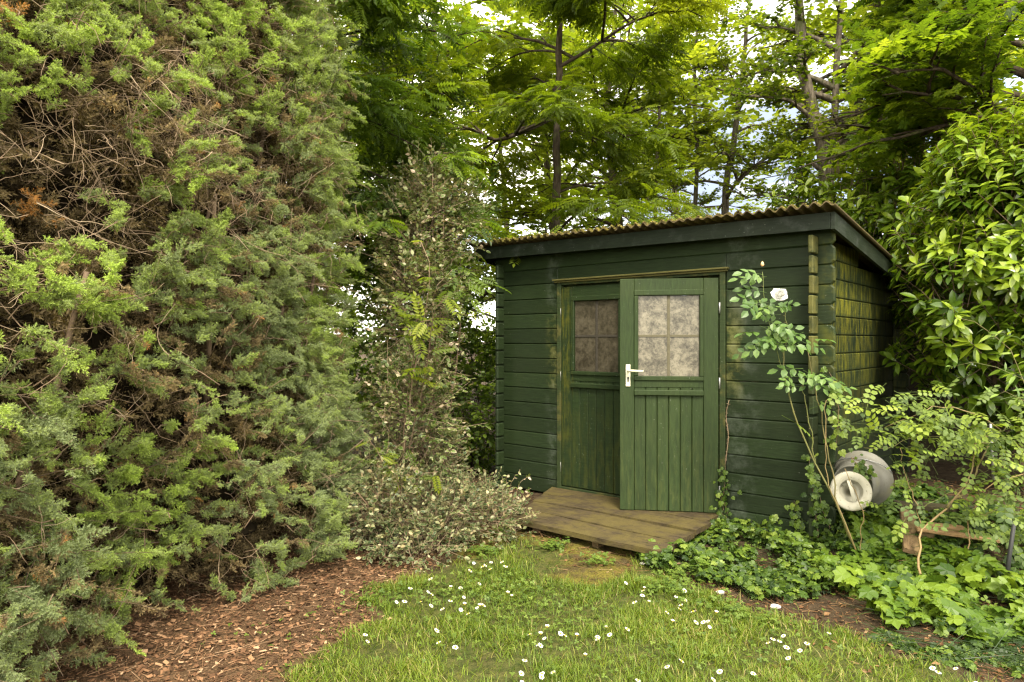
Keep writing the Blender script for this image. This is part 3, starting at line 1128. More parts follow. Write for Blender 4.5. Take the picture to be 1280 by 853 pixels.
# ---------------- wooden step in front of the doors
step = thing('wooden_step', 'low platform of mossy brown boards laid in front of the shed doors', 'step', shed_pt(1.5, -.5, 0), None, SA + math.radians(1.5))
nb = 4
for i in range(nb):
    v0 = -.02 - 1.05 * i / nb
    v1 = -.02 - 1.05 * (i + 1) / nb + .010
    ua = .72 + .40 * i / nb - 1.5
    ub = .72 + .40 * (i + .85) / nb - 1.5
    ur = (2.24 + U(-.015, .02)) - 1.5 + .02 * i
    zt = .104 + U(-.004, .004) - .004 * i
    p = Soup()
    N_ = 24
    V = []
    for r, (vv, uu) in enumerate(((v1, ub), (v0, ua))):
        for j in range(N_ + 1):
            x = uu + (ur - uu) * j / N_
            wob = (vnoise(np.array([[x * 1., vv * 3, i]]), 5, 9)[0] - .5) * .014
            V.append((x, vv + .5 + wob, zt + .006 * math.sin(3 * x + i)))
            V.append((x, vv + .5 + wob, zt + .006 * math.sin(3 * x + i) - .034))
    fs = []
    K = 2 * (N_ + 1)
    for j in range(N_):
        a = 2 * j
        fs += [[a, a + 2, K + a + 2, K + a], [a + 1, K + a + 1, K + a + 3, a + 3], [a, a + 1, a + 3, a + 2], [K + a, K + a + 2, K + a + 3, K + a + 1]]
    fs += [[0, K, K + 1, 1], [K - 2, K - 1, 2 * K - 1, 2 * K - 2]]
    p.poly(V, fs)
    link('plank', p, M['deck'], step)
bearer = Soup()
for u in (-.25, .25, .68):
    bearer.box(u, u + .05, -.50, .40, -.01, .062)
link('bearer', bearer, M['timberdark'], step)

# ================================================================== JUNIPER
JC = np.array([(-2.9, .9), (-2.25, 1.7), (-1.78, 2.35), (-1.52, 3.0), (-1.30, 3.7), (-1.10, 4.3), (-1.12, 4.9), (-1.5, 5.5), (-2.3, 6.0)], float)
JCr = resample(np.c_[JC, JC[:, :1] * 0], 200)[:, :2]
JT = nrm(np.gradient(JCr, axis=0))
JN = np.stack([JT[:, 1], -JT[:, 0]], 1)          # outward: to the right


def jface(u, z, depth):
    """point on the juniper's face: u 0..1 along the curve, height z, depth metres inward"""
    k = np.clip(u * 199, 0, 198.99)
    i = k.astype(int)
    fr = (k - i)[:, None]
    c = JCr[i] * (1 - fr) + JCr[i + 1] * fr
    n = nrm(JN[i] * (1 - fr) + JN[i + 1] * fr)
    P3 = np.stack([c[:, 0], c[:, 1], z], 1)
    bulge = (vnoise(P3, 1.3, 21) - .5) * .42 + (vnoise(P3, 3.2, 22) - .5) * .22
    lean = -.02 * z - .03 * np.clip(z - 1.6, 0, 4) ** 1.3
    low = -.30 * np.clip(.22 - z, 0, 1) / .22 * .6
    off = bulge + lean + low - depth
    P3[:, :2] += n * off[:, None]
    return P3, np.c_[n, np.zeros(len(n))]


def juniper_spray(seed):
    r = np.random.default_rng(seed)
    V, T, C = [], [], []

    def needles(p0, p1, n, ln, wd, c0, c1):
        d = nrm(p1 - p0)
        a = nrm(np.cross(d, r.normal(size=3)))
        b = np.cross(d, a)
        for i in range(n):
            t = (i + .5) / n
            c = p0 + (p1 - p0) * t
            th = i * 2.1 + r.uniform(-.4, .4)
            for k in range(2):
                o = math.cos(th + k * PI) * a + math.sin(th + k * PI) * b
                tip = c + (o * (1.05 - .5 * t) + d * .75) * ln * (1.1 - .25 * t)
                sd = np.cross(d, o) * wd
                m = len(V)
                V.extend([c - sd, c + sd, tip])
                T.append((m, m + 1, m + 2))
                C.append(c0 + (c1 - c0) * t)
    end = np.array([r.uniform(-.1, .1), 1.0, r.uniform(-.15, .05)])
    needles(np.array([0, .35, 0.]), end, 8, .15, .026, -.1, .2)
    for j in range(9):
        t = .02 + .86 * j / 9
        p = end * t
        sd = 1 if j % 2 else -1
        an = r.uniform(.45, 1.25)
        d = np.array([sd * math.sin(an), math.cos(an), r.uniform(-.7, .7)])
        ln = (.46 - .24 * t) * r.uniform(.7, 1.2)
        needles(p, p + d * ln, 5, .15, .026, -.18, .16)
    return np.array(V), np.array(T), np.array(C)


SPRAYS = [juniper_spray(s) for s in range(5)]
jroot = thing('juniper_bush', 'huge sprawling juniper with blue green sprays and bare brown twigs, left of the shed', 'juniper', (-2.2, 3.6, 0))
green, dead, tw = Soup(), Soup(), Soup()
NPL = 4600
u = U(.10, .93, NPL) ** .92
z = U(.03, 4.3, NPL)
dep = np.abs(RNG.normal(0, .20, NPL)) - .05
P, N3 = jface(u, z, dep)
# gap noise: leave hollows
gap = .65 * vnoise(P, 2.9, 31) + .35 * vnoise(P, 6.5, 32)
keep = gap > .385
P, N3, u, z, dep = P[keep], N3[keep], u[keep], z[keep], dep[keep]
# dead zone: upper left, towards the camera, plus patches
Q = np.stack([640 + P[:, 0] / P[:, 1] * F, 426.5 - (P[:, 2] - CAMZ) / P[:, 1] * F], 1)
dz = np.exp(-(((Q[:, 0] - 170) / 190) ** 2 + ((Q[:, 1] - 170) / 130) ** 2)) * .55 + np.exp(-(((Q[:, 0] - 250) / 130) ** 2 + ((Q[:, 1] - 470) / 110) ** 2)) * .25
pd = np.clip(-.02 + dz + (vnoise(P, 2.2, 33) - .5) * .7 + dep * .9, 0, .92)
isdead = RNG.random(len(P)) < pd
thin = RNG.random(len(P)) < np.clip(1.02 - dz * .62, .3, 1)
n = len(P)
D = nrm(N3 * U(.35, 1.1, (n, 1)) + np.c_[RNG.normal(0, .55, (n, 2)), U(-.35, .75, n)])
k = 18
t = np.linspace(.05, 1, k)
Lp = U(.12, .27, n)
bend = RNG.normal(0, .25, (n, 3)) + np.array([0, 0, -.25])
pp = P[:, None] - D[:, None] * .12 + D[:, None] * (Lp[:, None] * t)[..., None] + bend[:, None] * (Lp[:, None] * t ** 2)[..., None] * .6
tang = nrm(D[:, None] + bend[:, None] * (1.2 * t)[None, :, None])
rnd = nrm(RNG.normal(size=(n, k, 3)))
sidev = nrm(np.cross(tang, rnd))
dd = nrm(tang * .8 + sidev * .62 * (1.1 - .6 * t)[None, :, None])
size = U(.042, .074, (n, k)) * (1.12 - .35 * t)[None]
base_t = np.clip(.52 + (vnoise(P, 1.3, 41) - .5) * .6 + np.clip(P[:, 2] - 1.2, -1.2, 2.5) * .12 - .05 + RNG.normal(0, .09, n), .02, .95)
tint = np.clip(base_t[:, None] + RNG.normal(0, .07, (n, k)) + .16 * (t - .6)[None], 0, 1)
for si, sp in enumerate(SPRAYS):
    pick = (RNG.integers(0, 5, (n, k)) == si)
    for flag, soup in ((False, green), (True, dead)):
        mk = pick & (isdead == flag)[:, None] & thin[:, None]
        if flag:
            mk &= RNG.random((n, k)) < .55
        tt = tint[mk] if not flag else np.clip(.4 + RNG.normal(0, .2, mk.sum()) + (RNG.random(mk.sum()) < .003) * .5, 0, 1)
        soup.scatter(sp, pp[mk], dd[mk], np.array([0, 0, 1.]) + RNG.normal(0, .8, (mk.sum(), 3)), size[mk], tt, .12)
# orange withered tufts
for (px, py, Y) in ((48, 255, 2.75), (15, 25, 2.6)):
    c = pt(px, py, Y)
    m = 9
    dead.scatter(SPRAYS[0], c + RNG.normal(0, .02, (m, 3)), RNG.normal(0, 1, (m, 3)) + np.array([.4, -.5, -.2]), RNG.normal(size=(m, 3)), U(.06, .10, m), U(.9, 1, m))
# stem of each plume
for i in range(n):
    if RNG.random() < .75:
        a = pp[i, ::5]
        tw.tube(np.vstack([P[i] - D[i] * .16 + RNG.normal(0, .03, 3), a]), .003, .0012, 3, np.clip(RNG.normal(.25, .15), 0, 1))
# tangled bare twigs
cnt = 0
while cnt < 1900:
    uu, zz2 = U(.12, .9, 1), U(.05, 4.0, 1)
    p, nn = jface(uu, zz2, np.abs(RNG.normal(.02, .14, 1)))
    q = (640 + p[0, 0] / p[0, 1] * F, 426.5 - (p[0, 2] - CAMZ) / p[0, 1] * F)
    pr = math.exp(-(((q[0] - 190) / 200) ** 2 + ((q[1] - 160) / 130) ** 2)) + .13
    if RNG.random() > pr:
        continue
    cnt += 1
    L = U(.10, .42)
    d = nrm(RNG.normal(0, 1, 3) * np.array([1, 1, .7]) + nn[0] * .25)
    m = 9
    turn = np.cumsum(RNG.normal(0, .20, (m, 3)), 0) + np.linspace(0, 1, m)[:, None] * RNG.normal(0, .8, 3)
    stp = nrm(d + turn) * L / m
    c = p[0] + np.cumsum(stp, 0) - stp.sum(0) * .4
    r = U(.0009, .0024)
    ct = np.clip(RNG.normal(.6, .22), 0, 1)
    tw.tube(c, np.linspace(r, r * .5, m), None, 4, ct)
    for _ in range(RNG.integers(1, 5)):
        k_ = RNG.integers(1, m - 1)
        d2 = nrm(nrm(c[k_ + 1] - c[k_]) + RNG.normal(0, .6, 3))
        l2 = L * U(.15, .4)
        s2 = nrm(d2 + np.cumsum(RNG.normal(0, .3, (5, 3)), 0)) * l2 / 5
        tw.tube(np.vstack([c[k_], c[k_] + np.cumsum(s2, 0)]), r * .6, r * .3, 3, ct)
# a few thick old stems inside
for i in range(16):
    uu = U(.15, .85)
    p0, _ = jface(np.array([uu]), np.array([.02]), np.array([.75]))
    p1, _ = jface(np.array([np.clip(uu + U(-.12, .12), .05, .95)]), np.array([U(1.5, 3.8)]), np.array([U(.1, .4)]))
    m_ = (p0[0] + p1[0]) / 2 + RNG.normal(0, .15, 3)
    tw.tube(resample([p0[0], m_, p1[0]], 12), .026, .010, 7, U(.1, .4), .15)
link('twigs', tw, M['twig'], jroot, True, (-2.2, 3.6, 0))
link('foliage', green, M['juniper'], jroot, False, (-2.2, 3.6, 0))
_hm = 5200
_hu, _hz = U(.05, .95, _hm), U(.02, 4.2, _hm)
_hp, _hn = jface(_hu, _hz, U(.36, .60, _hm))
dead.scatter(SPRAYS[1], _hp, _hn * .7 + RNG.normal(0, .7, (_hm, 3)), RNG.normal(size=(_hm, 3)), U(.10, .20, _hm), np.clip(RNG.normal(.22, .2, _hm), 0, 1), .1)
link('dead_foliage', dead, M['juniperdead'], jroot, False, (-2.2, 3.6, 0))
# core of dead growth, added and coloured near black so gaps look shaded
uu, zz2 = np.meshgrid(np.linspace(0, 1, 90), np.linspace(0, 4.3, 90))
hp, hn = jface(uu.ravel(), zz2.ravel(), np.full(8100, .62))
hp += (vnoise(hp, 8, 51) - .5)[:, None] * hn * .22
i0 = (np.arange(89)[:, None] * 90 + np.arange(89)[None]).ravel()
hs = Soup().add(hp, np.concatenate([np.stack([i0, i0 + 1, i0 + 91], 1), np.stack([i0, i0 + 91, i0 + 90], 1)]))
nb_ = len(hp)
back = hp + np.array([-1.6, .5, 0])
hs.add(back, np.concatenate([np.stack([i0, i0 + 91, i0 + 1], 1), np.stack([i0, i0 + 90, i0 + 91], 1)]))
M['heart'] = plain('gap_shade_brown', (.018, .014, .008), .95, .05, 0, 18, .6, .9)
link('gap_shade_core', hs, M['heart'], jroot, False, (-2.2, 3.6, 0))

# ================================================================== SHRUBS BETWEEN JUNIPER AND SHED
def blob_shrub(name, label, cat, blobs, n, leaf, size, mat, nleaf=7, twl=.16, stem_base=None, tint=None, flat=.8, droop=.1, shell=.6, stems=18, bmat='twig', group=None, extra=None, tvar=.3):
    """leafy twigs through the outer part of several ellipsoids (cx,cy,cz,rx,ry,rz)"""
    base = np.array(stem_base if stem_base is not None else (blobs[0][0], blobs[0][1], 0), float)
    root = thing(name, label, cat, base, group)
    vol = np.array([b[3] * b[4] + b[4] * b[5] + b[3] * b[5] for b in blobs])
    ns = np.maximum(1, (n * vol / vol.sum()).astype(int))
    P, D = [], []
    for b, m in zip(blobs, ns):
        d = nrm(RNG.normal(size=(m, 3)))
        r = (shell + (1 - shell) * RNG.random(m) ** .6)
        bump = 1 + (vnoise(d * 2 + np.array(b[:3]), 1.6, 61) - .5) * .45
        p = np.array(b[:3]) + d * np.array(b[3:]) * (r * bump)[:, None]
        P.append(p)
        D.append(d + RNG.normal(0, .5, (m, 3)) + np.array([0, 0, .25]))
    P, D = np.concatenate(P), np.concatenate(D)
    k = P[:, 2] > .03
    P, D = P[k], D[k]
    L = twl * U(.6, 1.4, len(P))
    st, lf = Soup(), Soup()
    sticks(st, P - nrm(D) * .1, D, L + .1, .0022)
    tv = U(.15, .85, len(P)) if tint is None else np.clip(RNG.normal(tint, .18, len(P)), 0, 1)
    twig_leaves(P, D, L, nleaf, size, leaf, lf, tv, droop, flat, tvar=tvar)
    for i in range(stems):
        q = P[RNG.integers(0, len(P))]
        a = base + np.array([*RNG.normal(0, .06, 2), 0])
        st.tube(resample([a, (a + q) / 2 + RNG.normal(0, .08, 3), q], 8), .012, .004, 5, U(.1, .6))
    if extra:
        extra(st, lf)
    link('stems', st, M[bmat], root, True, base)
    link('foliage', lf, mat, root, False, base)
    return root


# tall variegated shrub
c1 = pt(540, 400, 5.6)
blob_shrub('variegated_shrub', 'tall straggly shrub with cream edged leaves between juniper and shed', 'shrub',
           [(-.78, 5.55, 1.55, .30, .35, .75), (-.78, 5.9, 2.2, .34, .4, .70), (-.75, 5.2, .75, .32, .35, .5), (-.66, 6.2, 2.5, .36, .4, .40)],
           1700, VLEAF, .042, M['varieg'], 8, .20, (-.75, 5.7, 0), .22, .8, .1, .35, 24, tvar=.2)
# dark evergreen behind the gap
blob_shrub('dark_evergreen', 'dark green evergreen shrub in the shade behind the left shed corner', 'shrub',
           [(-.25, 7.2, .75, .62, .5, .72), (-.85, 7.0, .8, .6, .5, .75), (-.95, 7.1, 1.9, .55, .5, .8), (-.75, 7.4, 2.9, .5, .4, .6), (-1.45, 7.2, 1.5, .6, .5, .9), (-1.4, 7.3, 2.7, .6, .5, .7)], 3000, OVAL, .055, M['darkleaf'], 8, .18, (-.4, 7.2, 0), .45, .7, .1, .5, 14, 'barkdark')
# low euonymus mound
blob_shrub('euonymus_bush', 'low spreading bush with small cream and green leaves left of the step', 'shrub',
           [(-.62, 4.72, .14, .42, .42, .24), (-.22, 4.85, .10, .30, .34, .18), (-.85, 4.55, .22, .30, .30, .28), (-.72, 5.15, .38, .36, .3, .36), (-.30, 5.25, .12, .28, .22, .16), (-.62, 4.30, .06, .26, .20, .12)],
           1900, VLEAF, .034, M['euon'], 8, .13, (-.6, 4.8, 0), .2, .9, .05, .5, 20, tvar=.2)


def shoot_plant(name, label, cat, base, shoots, leaf, size, mat, smat='twig', r=.003, nleaf=8, tint=None, group=None, flat=.8, lstart=.35, ctint=.5, tvar=.3, spread=1.0):
    """plant of a few free shoots, each a polyline; leaves along its upper part"""
    base = np.array(base, float)
    root = thing(name, label, cat, base, group)
    st, lf = Soup(), Soup()
    for sh in shoots:
        c = resample(sh, 14)
        c[1:] += RNG.normal(0, .006, (13, 3))
        st.tube(c, r, r * .4, 5, np.clip(RNG.normal(ctint, .15), 0, 1))
        d = nrm(np.gradient(c, axis=0))
        for i in range(nleaf):
            t = lstart + (1 - lstart) * (i + RNG.random()) / nleaf
            k = min(12, int(t * 13))
            o = nrm(np.cross(d[k], RNG.normal(size=3)))
            lf.scatter(leaf, [c[k] + (c[k + 1] - c[k]) * RNG.random()], [d[k] * .4 + o * spread + np.array([0, 0, -.1])], [np.array([0, -.3, 1]) + RNG.normal(0, flat * .5, 3)],
                       np.array([size * U(.7, 1.2)]), [np.clip(RNG.normal(.5 if tint is None else tint, tvar), 0, 1)])
    link('stems', st, M[smat], root, True, base)
    link('leaves', lf, mat, root, False, base)
    return root, st, lf


b = ground_pt(636, 640, .02)
shoot_plant('variegated_sprig', 'small sprig with pink tinged cream leaves at the left end of the step', 'plant', b,
            [[b, pt(640, 600, b[1]), pt(650, 588, b[1])], [b, pt(633, 605, b[1] - .03), pt(634, 592, b[1] - .05)], [b, pt(650, 605, b[1] - .02), pt(662, 595, b[1] - .02)], [b, pt(655, 615, b[1] + .02), pt(664, 612, b[1])]],
            OVAL, .035, M['varieg'], 'twig', .003, 14, .8, None, .9, .3, .7)

# ferny seedlings in front of the variegated shrub
b = np.array([-.95, 4.75, 0])
shoot_plant('rowan_seedling', 'young rowan shoots with bright feathery leaves low in front of the cream edged shrub', 'plant', b,
            [[b, pt(500, 570, 4.6), pt(515, 560, 4.5)], [b, pt(480, 590, 4.6), pt(462, 545, 4.5)], [b, pt(520, 600, 4.6), pt(548, 588, 4.5)], [b + .02, pt(500, 600, 4.6), pt(490, 575, 4.4)]],
            PINN, .12, M['rowan'], 'twig', .004, 5, .6, None, .4, .5)
b = np.array([-.88, 5.0, 0])
shoot_plant('rowan_sapling', 'slender rowan sapling with feathery leaves against the juniper edge', 'plant', b,
            [[b, pt(520, 460, 4.9), pt(538, 340, 4.75), pt(525, 300, 4.7)], [b + .01, pt(530, 470, 4.9), pt(545, 390, 4.7), pt(560, 370, 4.6)], [b + .02, pt(515, 450, 4.9), pt(528, 400, 4.6), pt(540, 400, 4.6)]],
            PINN, .20, M['rowan'], 'twig', .006, 9, .6, None, .6, .6)

# ================================================================== TREES
def P3(px, py, Y):
    return pt(px, py, Y)


def gb(px, Y):
    return np.array([(px - 640) / F * Y, Y, 0.])


# rowan behind the shed
tree('rowan_tree', 'rowan tree with bright feathery leaves and one dark slim trunk behind the shed', 'tree',
     [gb(694, 8.2), P3(694, 300, 8.2), P3(696, 180, 8.2), P3(699, 60, 8.2), P3(706, -60, 8.2)], .068, PINN, .20, M['rowan'], M['barkdark'],
     nl=22, zr=(.38, 1), L=(1.3, 2.1), elev=(-.05, .45), nsub=6, ntw=7, nleaf=6, twl=.34, droop=.22, flat=.35, r1=.03,
     forks=[([P3(694, 145, 8.2), P3(660, 162, 8.1), P3(617, 175, 8.0), P3(585, 150, 8.0)], .035, .012), ([P3(697, 85, 8.2), P3(740, 60, 8.1), P3(800, 20, 8.0)], .025, .010)])
# nearer rowan hanging over from behind the juniper
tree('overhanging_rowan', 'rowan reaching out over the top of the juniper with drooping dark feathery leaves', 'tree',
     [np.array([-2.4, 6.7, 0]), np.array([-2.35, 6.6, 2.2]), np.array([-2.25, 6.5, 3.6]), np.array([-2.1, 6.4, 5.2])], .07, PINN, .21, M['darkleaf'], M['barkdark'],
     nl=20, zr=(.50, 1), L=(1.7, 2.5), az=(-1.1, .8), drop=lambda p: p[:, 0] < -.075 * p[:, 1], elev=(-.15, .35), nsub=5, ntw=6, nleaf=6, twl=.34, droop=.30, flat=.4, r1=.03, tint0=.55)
# slim trees
SL = 'slim grey trunked tree behind the shed roof, '
tree('slim_tree', SL + 'thickest of the three and leaning right', 'tree', [gb(893, 10.5), P3(905, 270, 10.5), P3(918, 170, 10.5), P3(930, 70, 10.5), P3(940, -40, 10.5)], .085, ROUND, .060, M['slim'], M['bark'],
     nl=18, zr=(.58, 1), L=(.8, 1.5), elev=(0, .7), nsub=5, ntw=7, nleaf=8, twl=.30, droop=.12, group='slim trees behind the shed',
     forks=[([P3(898, 262, 10.5), P3(935, 215, 10.4), P3(985, 200, 10.2), P3(1000, 205, 10.1)], .018, .008)])
tree('slim_tree', SL + 'upright and thin in the middle', 'tree', [gb(868, 11), P3(868, 280, 11), P3(871, 200, 11), P3(868, 100, 11), P3(874, -20, 11)], .050, ROUND, .058, M['slim'], M['bark'],
     nl=14, zr=(.50, 1), L=(.6, 1.2), elev=(0, .7), nsub=5, ntw=7, nleaf=8, twl=.30, droop=.12, group='slim trees behind the shed')
tree('slim_tree', SL + 'thinnest one nearest the rowan', 'tree', [gb(819, 10.6), P3(819, 285, 10.6), P3(821, 200, 10.6), P3(826, 100, 10.6), P3(822, -10, 10.6)], .036, ROUND, .058, M['slim'], M['bark'],
     nl=16, zr=(.40, 1), L=(.7, 1.4), elev=(0, .6), nsub=5, ntw=7, nleaf=8, twl=.30, droop=.12, group='slim trees behind the shed')
# big forked tree, ivy on its trunk
tree('forked_tree', 'big old tree with a thick dark trunk forking into grey stems above the shed', 'tree',
     [gb(1035, 9), P3(1033, 240, 9), P3(1030, 190, 9), P3(1020, 150, 9), P3(1003, 80, 9), P3(996, -40, 9)], .15, ROUND, .068, M['slim'], M['bark'],
     nl=40, zr=(.48, 1), L=(.8, 1.6), elev=(-.1, .6), nsub=6, ntw=7, nleaf=8, twl=.32, droop=.12, r1=.05,
     forks=[([P3(1034, 205, 9), P3(1043, 150, 9), P3(1046, 80, 9), P3(1055, -30, 9)], .055, .03), ([P3(1036, 215, 9), P3(1068, 150, 9), P3(1080, 90, 9), P3(1100, -30, 9)], .065, .03),
            ([P3(1038, 225, 9), P3(1110, 140, 9.1), P3(1135, 90, 9.2), P3(1160, 0, 9.3)], .045, .02)])
# maple on the right
tree('maple_tree', 'maple with broad layers of lobed green leaves spreading in from the right edge', 'tree',
     [np.array([5.3, 6.4, 0]), np.array([5.2, 6.4, 2.2]), np.array([5.0, 6.4, 4.0]), np.array([4.9, 6.3, 5.6])], .15, MAPLE, .105, M['maple'], M['barkdark'],
     nl=22, zr=(.50, 1), L=(1.5, 2.5), az=(2.2, 4.0), elev=(-.05, .4), drop=lambda p: (p[:, 0] > .53 * p[:, 1] + .1 * np.sin(p[:, 2] * 5)), nsub=8, ntw=8, nleaf=7, twl=.36, droop=.14, flat=.35, r1=.06)
# leafy trees further back
FT = 'leafy tree far behind the shed whose crown fills the background'
far = [(-3.6, 11.5, 6.5), (-1.6, 13.5, 7.5), (.7, 13.0, 7.5), (2.6, 15.0, 8.5), (7.0, 13.5, 8), (7.6, 12, 7.5), (-5.5, 9.5, 6), (8.6, 9.0, 6.5), (4.3, 18, 9), (-.2, 17.5, 9), (-2.7, 8.9, 6.2), (-1.1, 10.2, 7.0), (1.6, 10.6, 6.5), (6.4, 9.6, 7)]
for (x, y, h) in far:
    hi = .50 if .12 < x / y < .46 else .22
    tree('background_tree', FT, 'tree', [np.array([x, y, 0]), np.array([x + .1, y, h * .4]), np.array([x - .1, y + .1, h * .75]), np.array([x, y, h])], .11, ROUND, .105, M['far'], M['barkdark'],
         nl=22, zr=(hi, 1), L=(1.7, 2.8), elev=(-.1, .6), nsub=6, ntw=7, nleaf=8, twl=.42, droop=.12, group='trees filling the background', r1=.03, tint0=.55)

# clipped hedge far behind, closing the horizon
blob_shrub('background_hedge', 'long green hedge far behind the trees', 'hedge', [(x, 16 + .4 * math.sin(x), .8, 1.3, .8, 1.0) for x in np.arange(-9, 13, 1.6)], 3200, ROUND, .12, M['darkleaf'], 8, .35, (1, 16, 0), .55, .8, .1, .7, 30, 'barkdark')
# ================================================================== LAUREL
def laurel(name, label, base, blobs, n, size, tint=.5):
    base = np.array(base, float)
    root = thing(name, label, 'laurel', base)
    st, lf = Soup(), Soup()
    vol = np.array([b[3] * b[4] + b[4] * b[5] + b[3] * b[5] for b in blobs])
    for b, m in zip(blobs, (n * vol / vol.sum()).astype(int)):
        d = nrm(RNG.normal(size=(m, 3)))
        bump = 1 + (vnoise(d * 2.2 + np.array(b[:3]), 1.5, 71) - .5) * .5
        p = np.array(b[:3]) + d * np.array(b[3:]) * ((.55 + .45 * RNG.random(m) ** .5) * bump)[:, None]
        ok = p[:, 2] > .35
        p, d = p[ok], d[ok]
        m = len(p)
        ax = nrm(d * .8 + np.array([0, 0, .75]) + RNG.normal(0, .35, (m, 3)))
        sticks(st, p - ax * .22, ax, np.full(m, .34), .004, U(.1, .5, m))
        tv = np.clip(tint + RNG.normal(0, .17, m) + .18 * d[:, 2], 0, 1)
        k = 11
        for i in range(k):
            th = i * 2.4 + U(0, 6, m)
            a = nrm(np.cross(ax, np.array([.3, .5, .2])))
            bb = np.cross(ax, a)
            rad = a * np.cos(th)[:, None] + bb * np.sin(th)[:, None]
            up = .15 + .75 * i / k
            dr = rad * (1.1 - up * .45) + ax * (up * .9 - .15) + np.array([0, 0, -.18])
            pos = p + ax * (.12 * (i / k) - .02)[..., None] if False else p + ax * (.13 * i / k - .02)
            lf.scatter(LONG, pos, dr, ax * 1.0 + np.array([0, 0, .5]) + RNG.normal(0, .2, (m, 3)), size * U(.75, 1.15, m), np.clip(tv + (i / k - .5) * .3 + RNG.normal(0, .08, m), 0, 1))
    for i in range(16):
        b = blobs[RNG.integers(0, len(blobs))]
        q = np.array(b[:3]) + RNG.normal(0, .4, 3) * np.array(b[3:])
        a = base + np.array([*RNG.normal(0, .1, 2), 0])
        st.tube(resample([a, (a + q) / 2 + RNG.normal(0, .1, 3), q], 8), .022, .008, 6, U(.1, .5))
    link('stems', st, M['twig'], root, True, base)
    link('foliage', lf, M['laurel'], root, True, base)


laurel('cherry_laurel', 'glossy cherry laurel bulging beside the right wall of the shed', (4.1, 5.5, .1),
       [(3.95, 5.35, 1.75, .85, .85, 1.05), (4.05, 5.35, 2.45, .80, .8, .70), (4.55, 4.9, 1.5, .9, .8, .9), (4.5, 5.0, 2.4, .85, .8, .75)], 2700, .120, .68)
laurel('tall_laurel', 'taller laurel rising dark green behind the right rear corner of the shed', (3.9, 8.0, .1),
       [(3.75, 7.9, 2.6, .85, .6, 1.0), (4.6, 7.3, 2.7, .9, .7, 1.1), (3.5, 8.1, 1.7, .8, .5, .9)], 1300, .13, .66)

# dark fence behind the shed on the right
fr = thing('wooden_fence', 'dark fence of vertical boards in the shade behind the shed', 'fence', (3.3, 6.75, 0), None, math.radians(-12))
fs = Soup()
for i in range(26):
    fs.box(i * .115, i * .115 + .1146, U(-.004, .004), .018 + U(0, .002), .0, 1.75 + U(-.01, .01))
link('boards', fs, M['fence'], fr)
fs = Soup()
fs.box(0, 3.0, .021, .06, .35, .43)
fs.box(0, 3.0, .021, .06, 1.35, 1.43)
link('rails', fs, M['fence'], fr)

# ================================================================== ROSE WITH WHITE FLOWER
YR = 4.28
b = pt(1075, 688, 4.15)
b[2] = height(b[:1], b[1:2])[0]
rose = thing('white_rose', 'climbing rose with one white bloom, growing up the shed front by the corner', 'rose', b)
st, lf = Soup(), Soup()
canes = [([b, P3(1050, 640, 4.18), P3(1022, 585, 4.24), P3(1003, 545, YR), P3(985, 490, YR), P3(978, 440, YR), P3(975, 412, YR)], .0065, .4),
         ([P3(1022, 585, 4.24), P3(1012, 530, 4.26), P3(1005, 490, 4.26), P3(1000, 470, 4.25)], .004, .3),
         ([b, P3(1052, 648, 4.2), P3(1040, 590, 4.25), P3(1030, 540, 4.3), P3(1018, 480, 4.32), P3(1010, 440, 4.3)], .005, .55),
         ([b, P3(1060, 660, 4.14), P3(1035, 600, 4.2), P3(1032, 550, 4.22), P3(1033, 500, 4.25)], .004, .75),
         ([P3(985, 490, YR), P3(966, 420, YR), P3(956, 380, YR), P3(953, 340, YR)], .003, .2),
         ([P3(978, 440, YR), P3(985, 410, YR), P3(976, 380, YR)], .003, .25),
         ([b, P3(1078, 640, 4.08), P3(1062, 600, 4.05), P3(1056, 586, 4.05)], .0035, .8)]
made = []
for c, r, ct in canes:
    c = [np.array(q, float) for q in c]
    if made:
        al = np.concatenate(made)
        c[0] = al[np.argmin(np.linalg.norm(al - c[0], axis=1))]
    cc_ = resample(c, 18)
    made.append(cc_)
    cc_[1:-1] += RNG.normal(0, .004, (16, 3))
    st.tube(cc_, r, r * .55, 6, ct)
    for k in range(3, 17, 2):                      # thorns
        o = nrm(RNG.normal(size=3) * np.array([1, .6, .4]))
        sticks(st, cc_[k][None], o[None], np.array([.012]), .0015, [.9])
link('canes', st, M['cane'], rose, True, b)
spots = [(955, 345, 4), (950, 352, 2), (958, 362, 3), (940, 378, 4), (950, 376, 3), (965, 385, 5), (985, 378, 3), (975, 395, 4), (960, 400, 4), (945, 405, 3), (955, 415, 4),
         (970, 418, 4), (985, 412, 3), (992, 408, 3), (950, 428, 4), (962, 430, 5), (975, 428, 4), (990, 425, 3), (1005, 420, 4), (1012, 424, 3), (1003, 462, 4), (990, 470, 4), (1012, 468, 4), (1025, 478, 3),
         (983, 465, 3), (1000, 480, 3), (1030, 462, 2), (1038, 485, 3), (1040, 500, 3), (1015, 500, 2)]
for (px, py, k) in spots:
    k = max(1, int(k * .6))
    p = P3(px, py, YR - .02) + RNG.normal(0, .015, (k, 3))
    d = np.stack([RNG.choice([-1, 1], k) * U(.3, 1.1, k), U(-.8, .1, k), U(-.35, .25, k)], 1)
    lf.scatter(ROSELEAF, p, d, np.array([0, -.75, .85]) + RNG.normal(0, .3, (k, 3)), U(.11, .17, k), np.clip(RNG.normal(.6, .2, k), 0, 1), .2)
link('leaves', lf, M['rose'], rose, False, b)


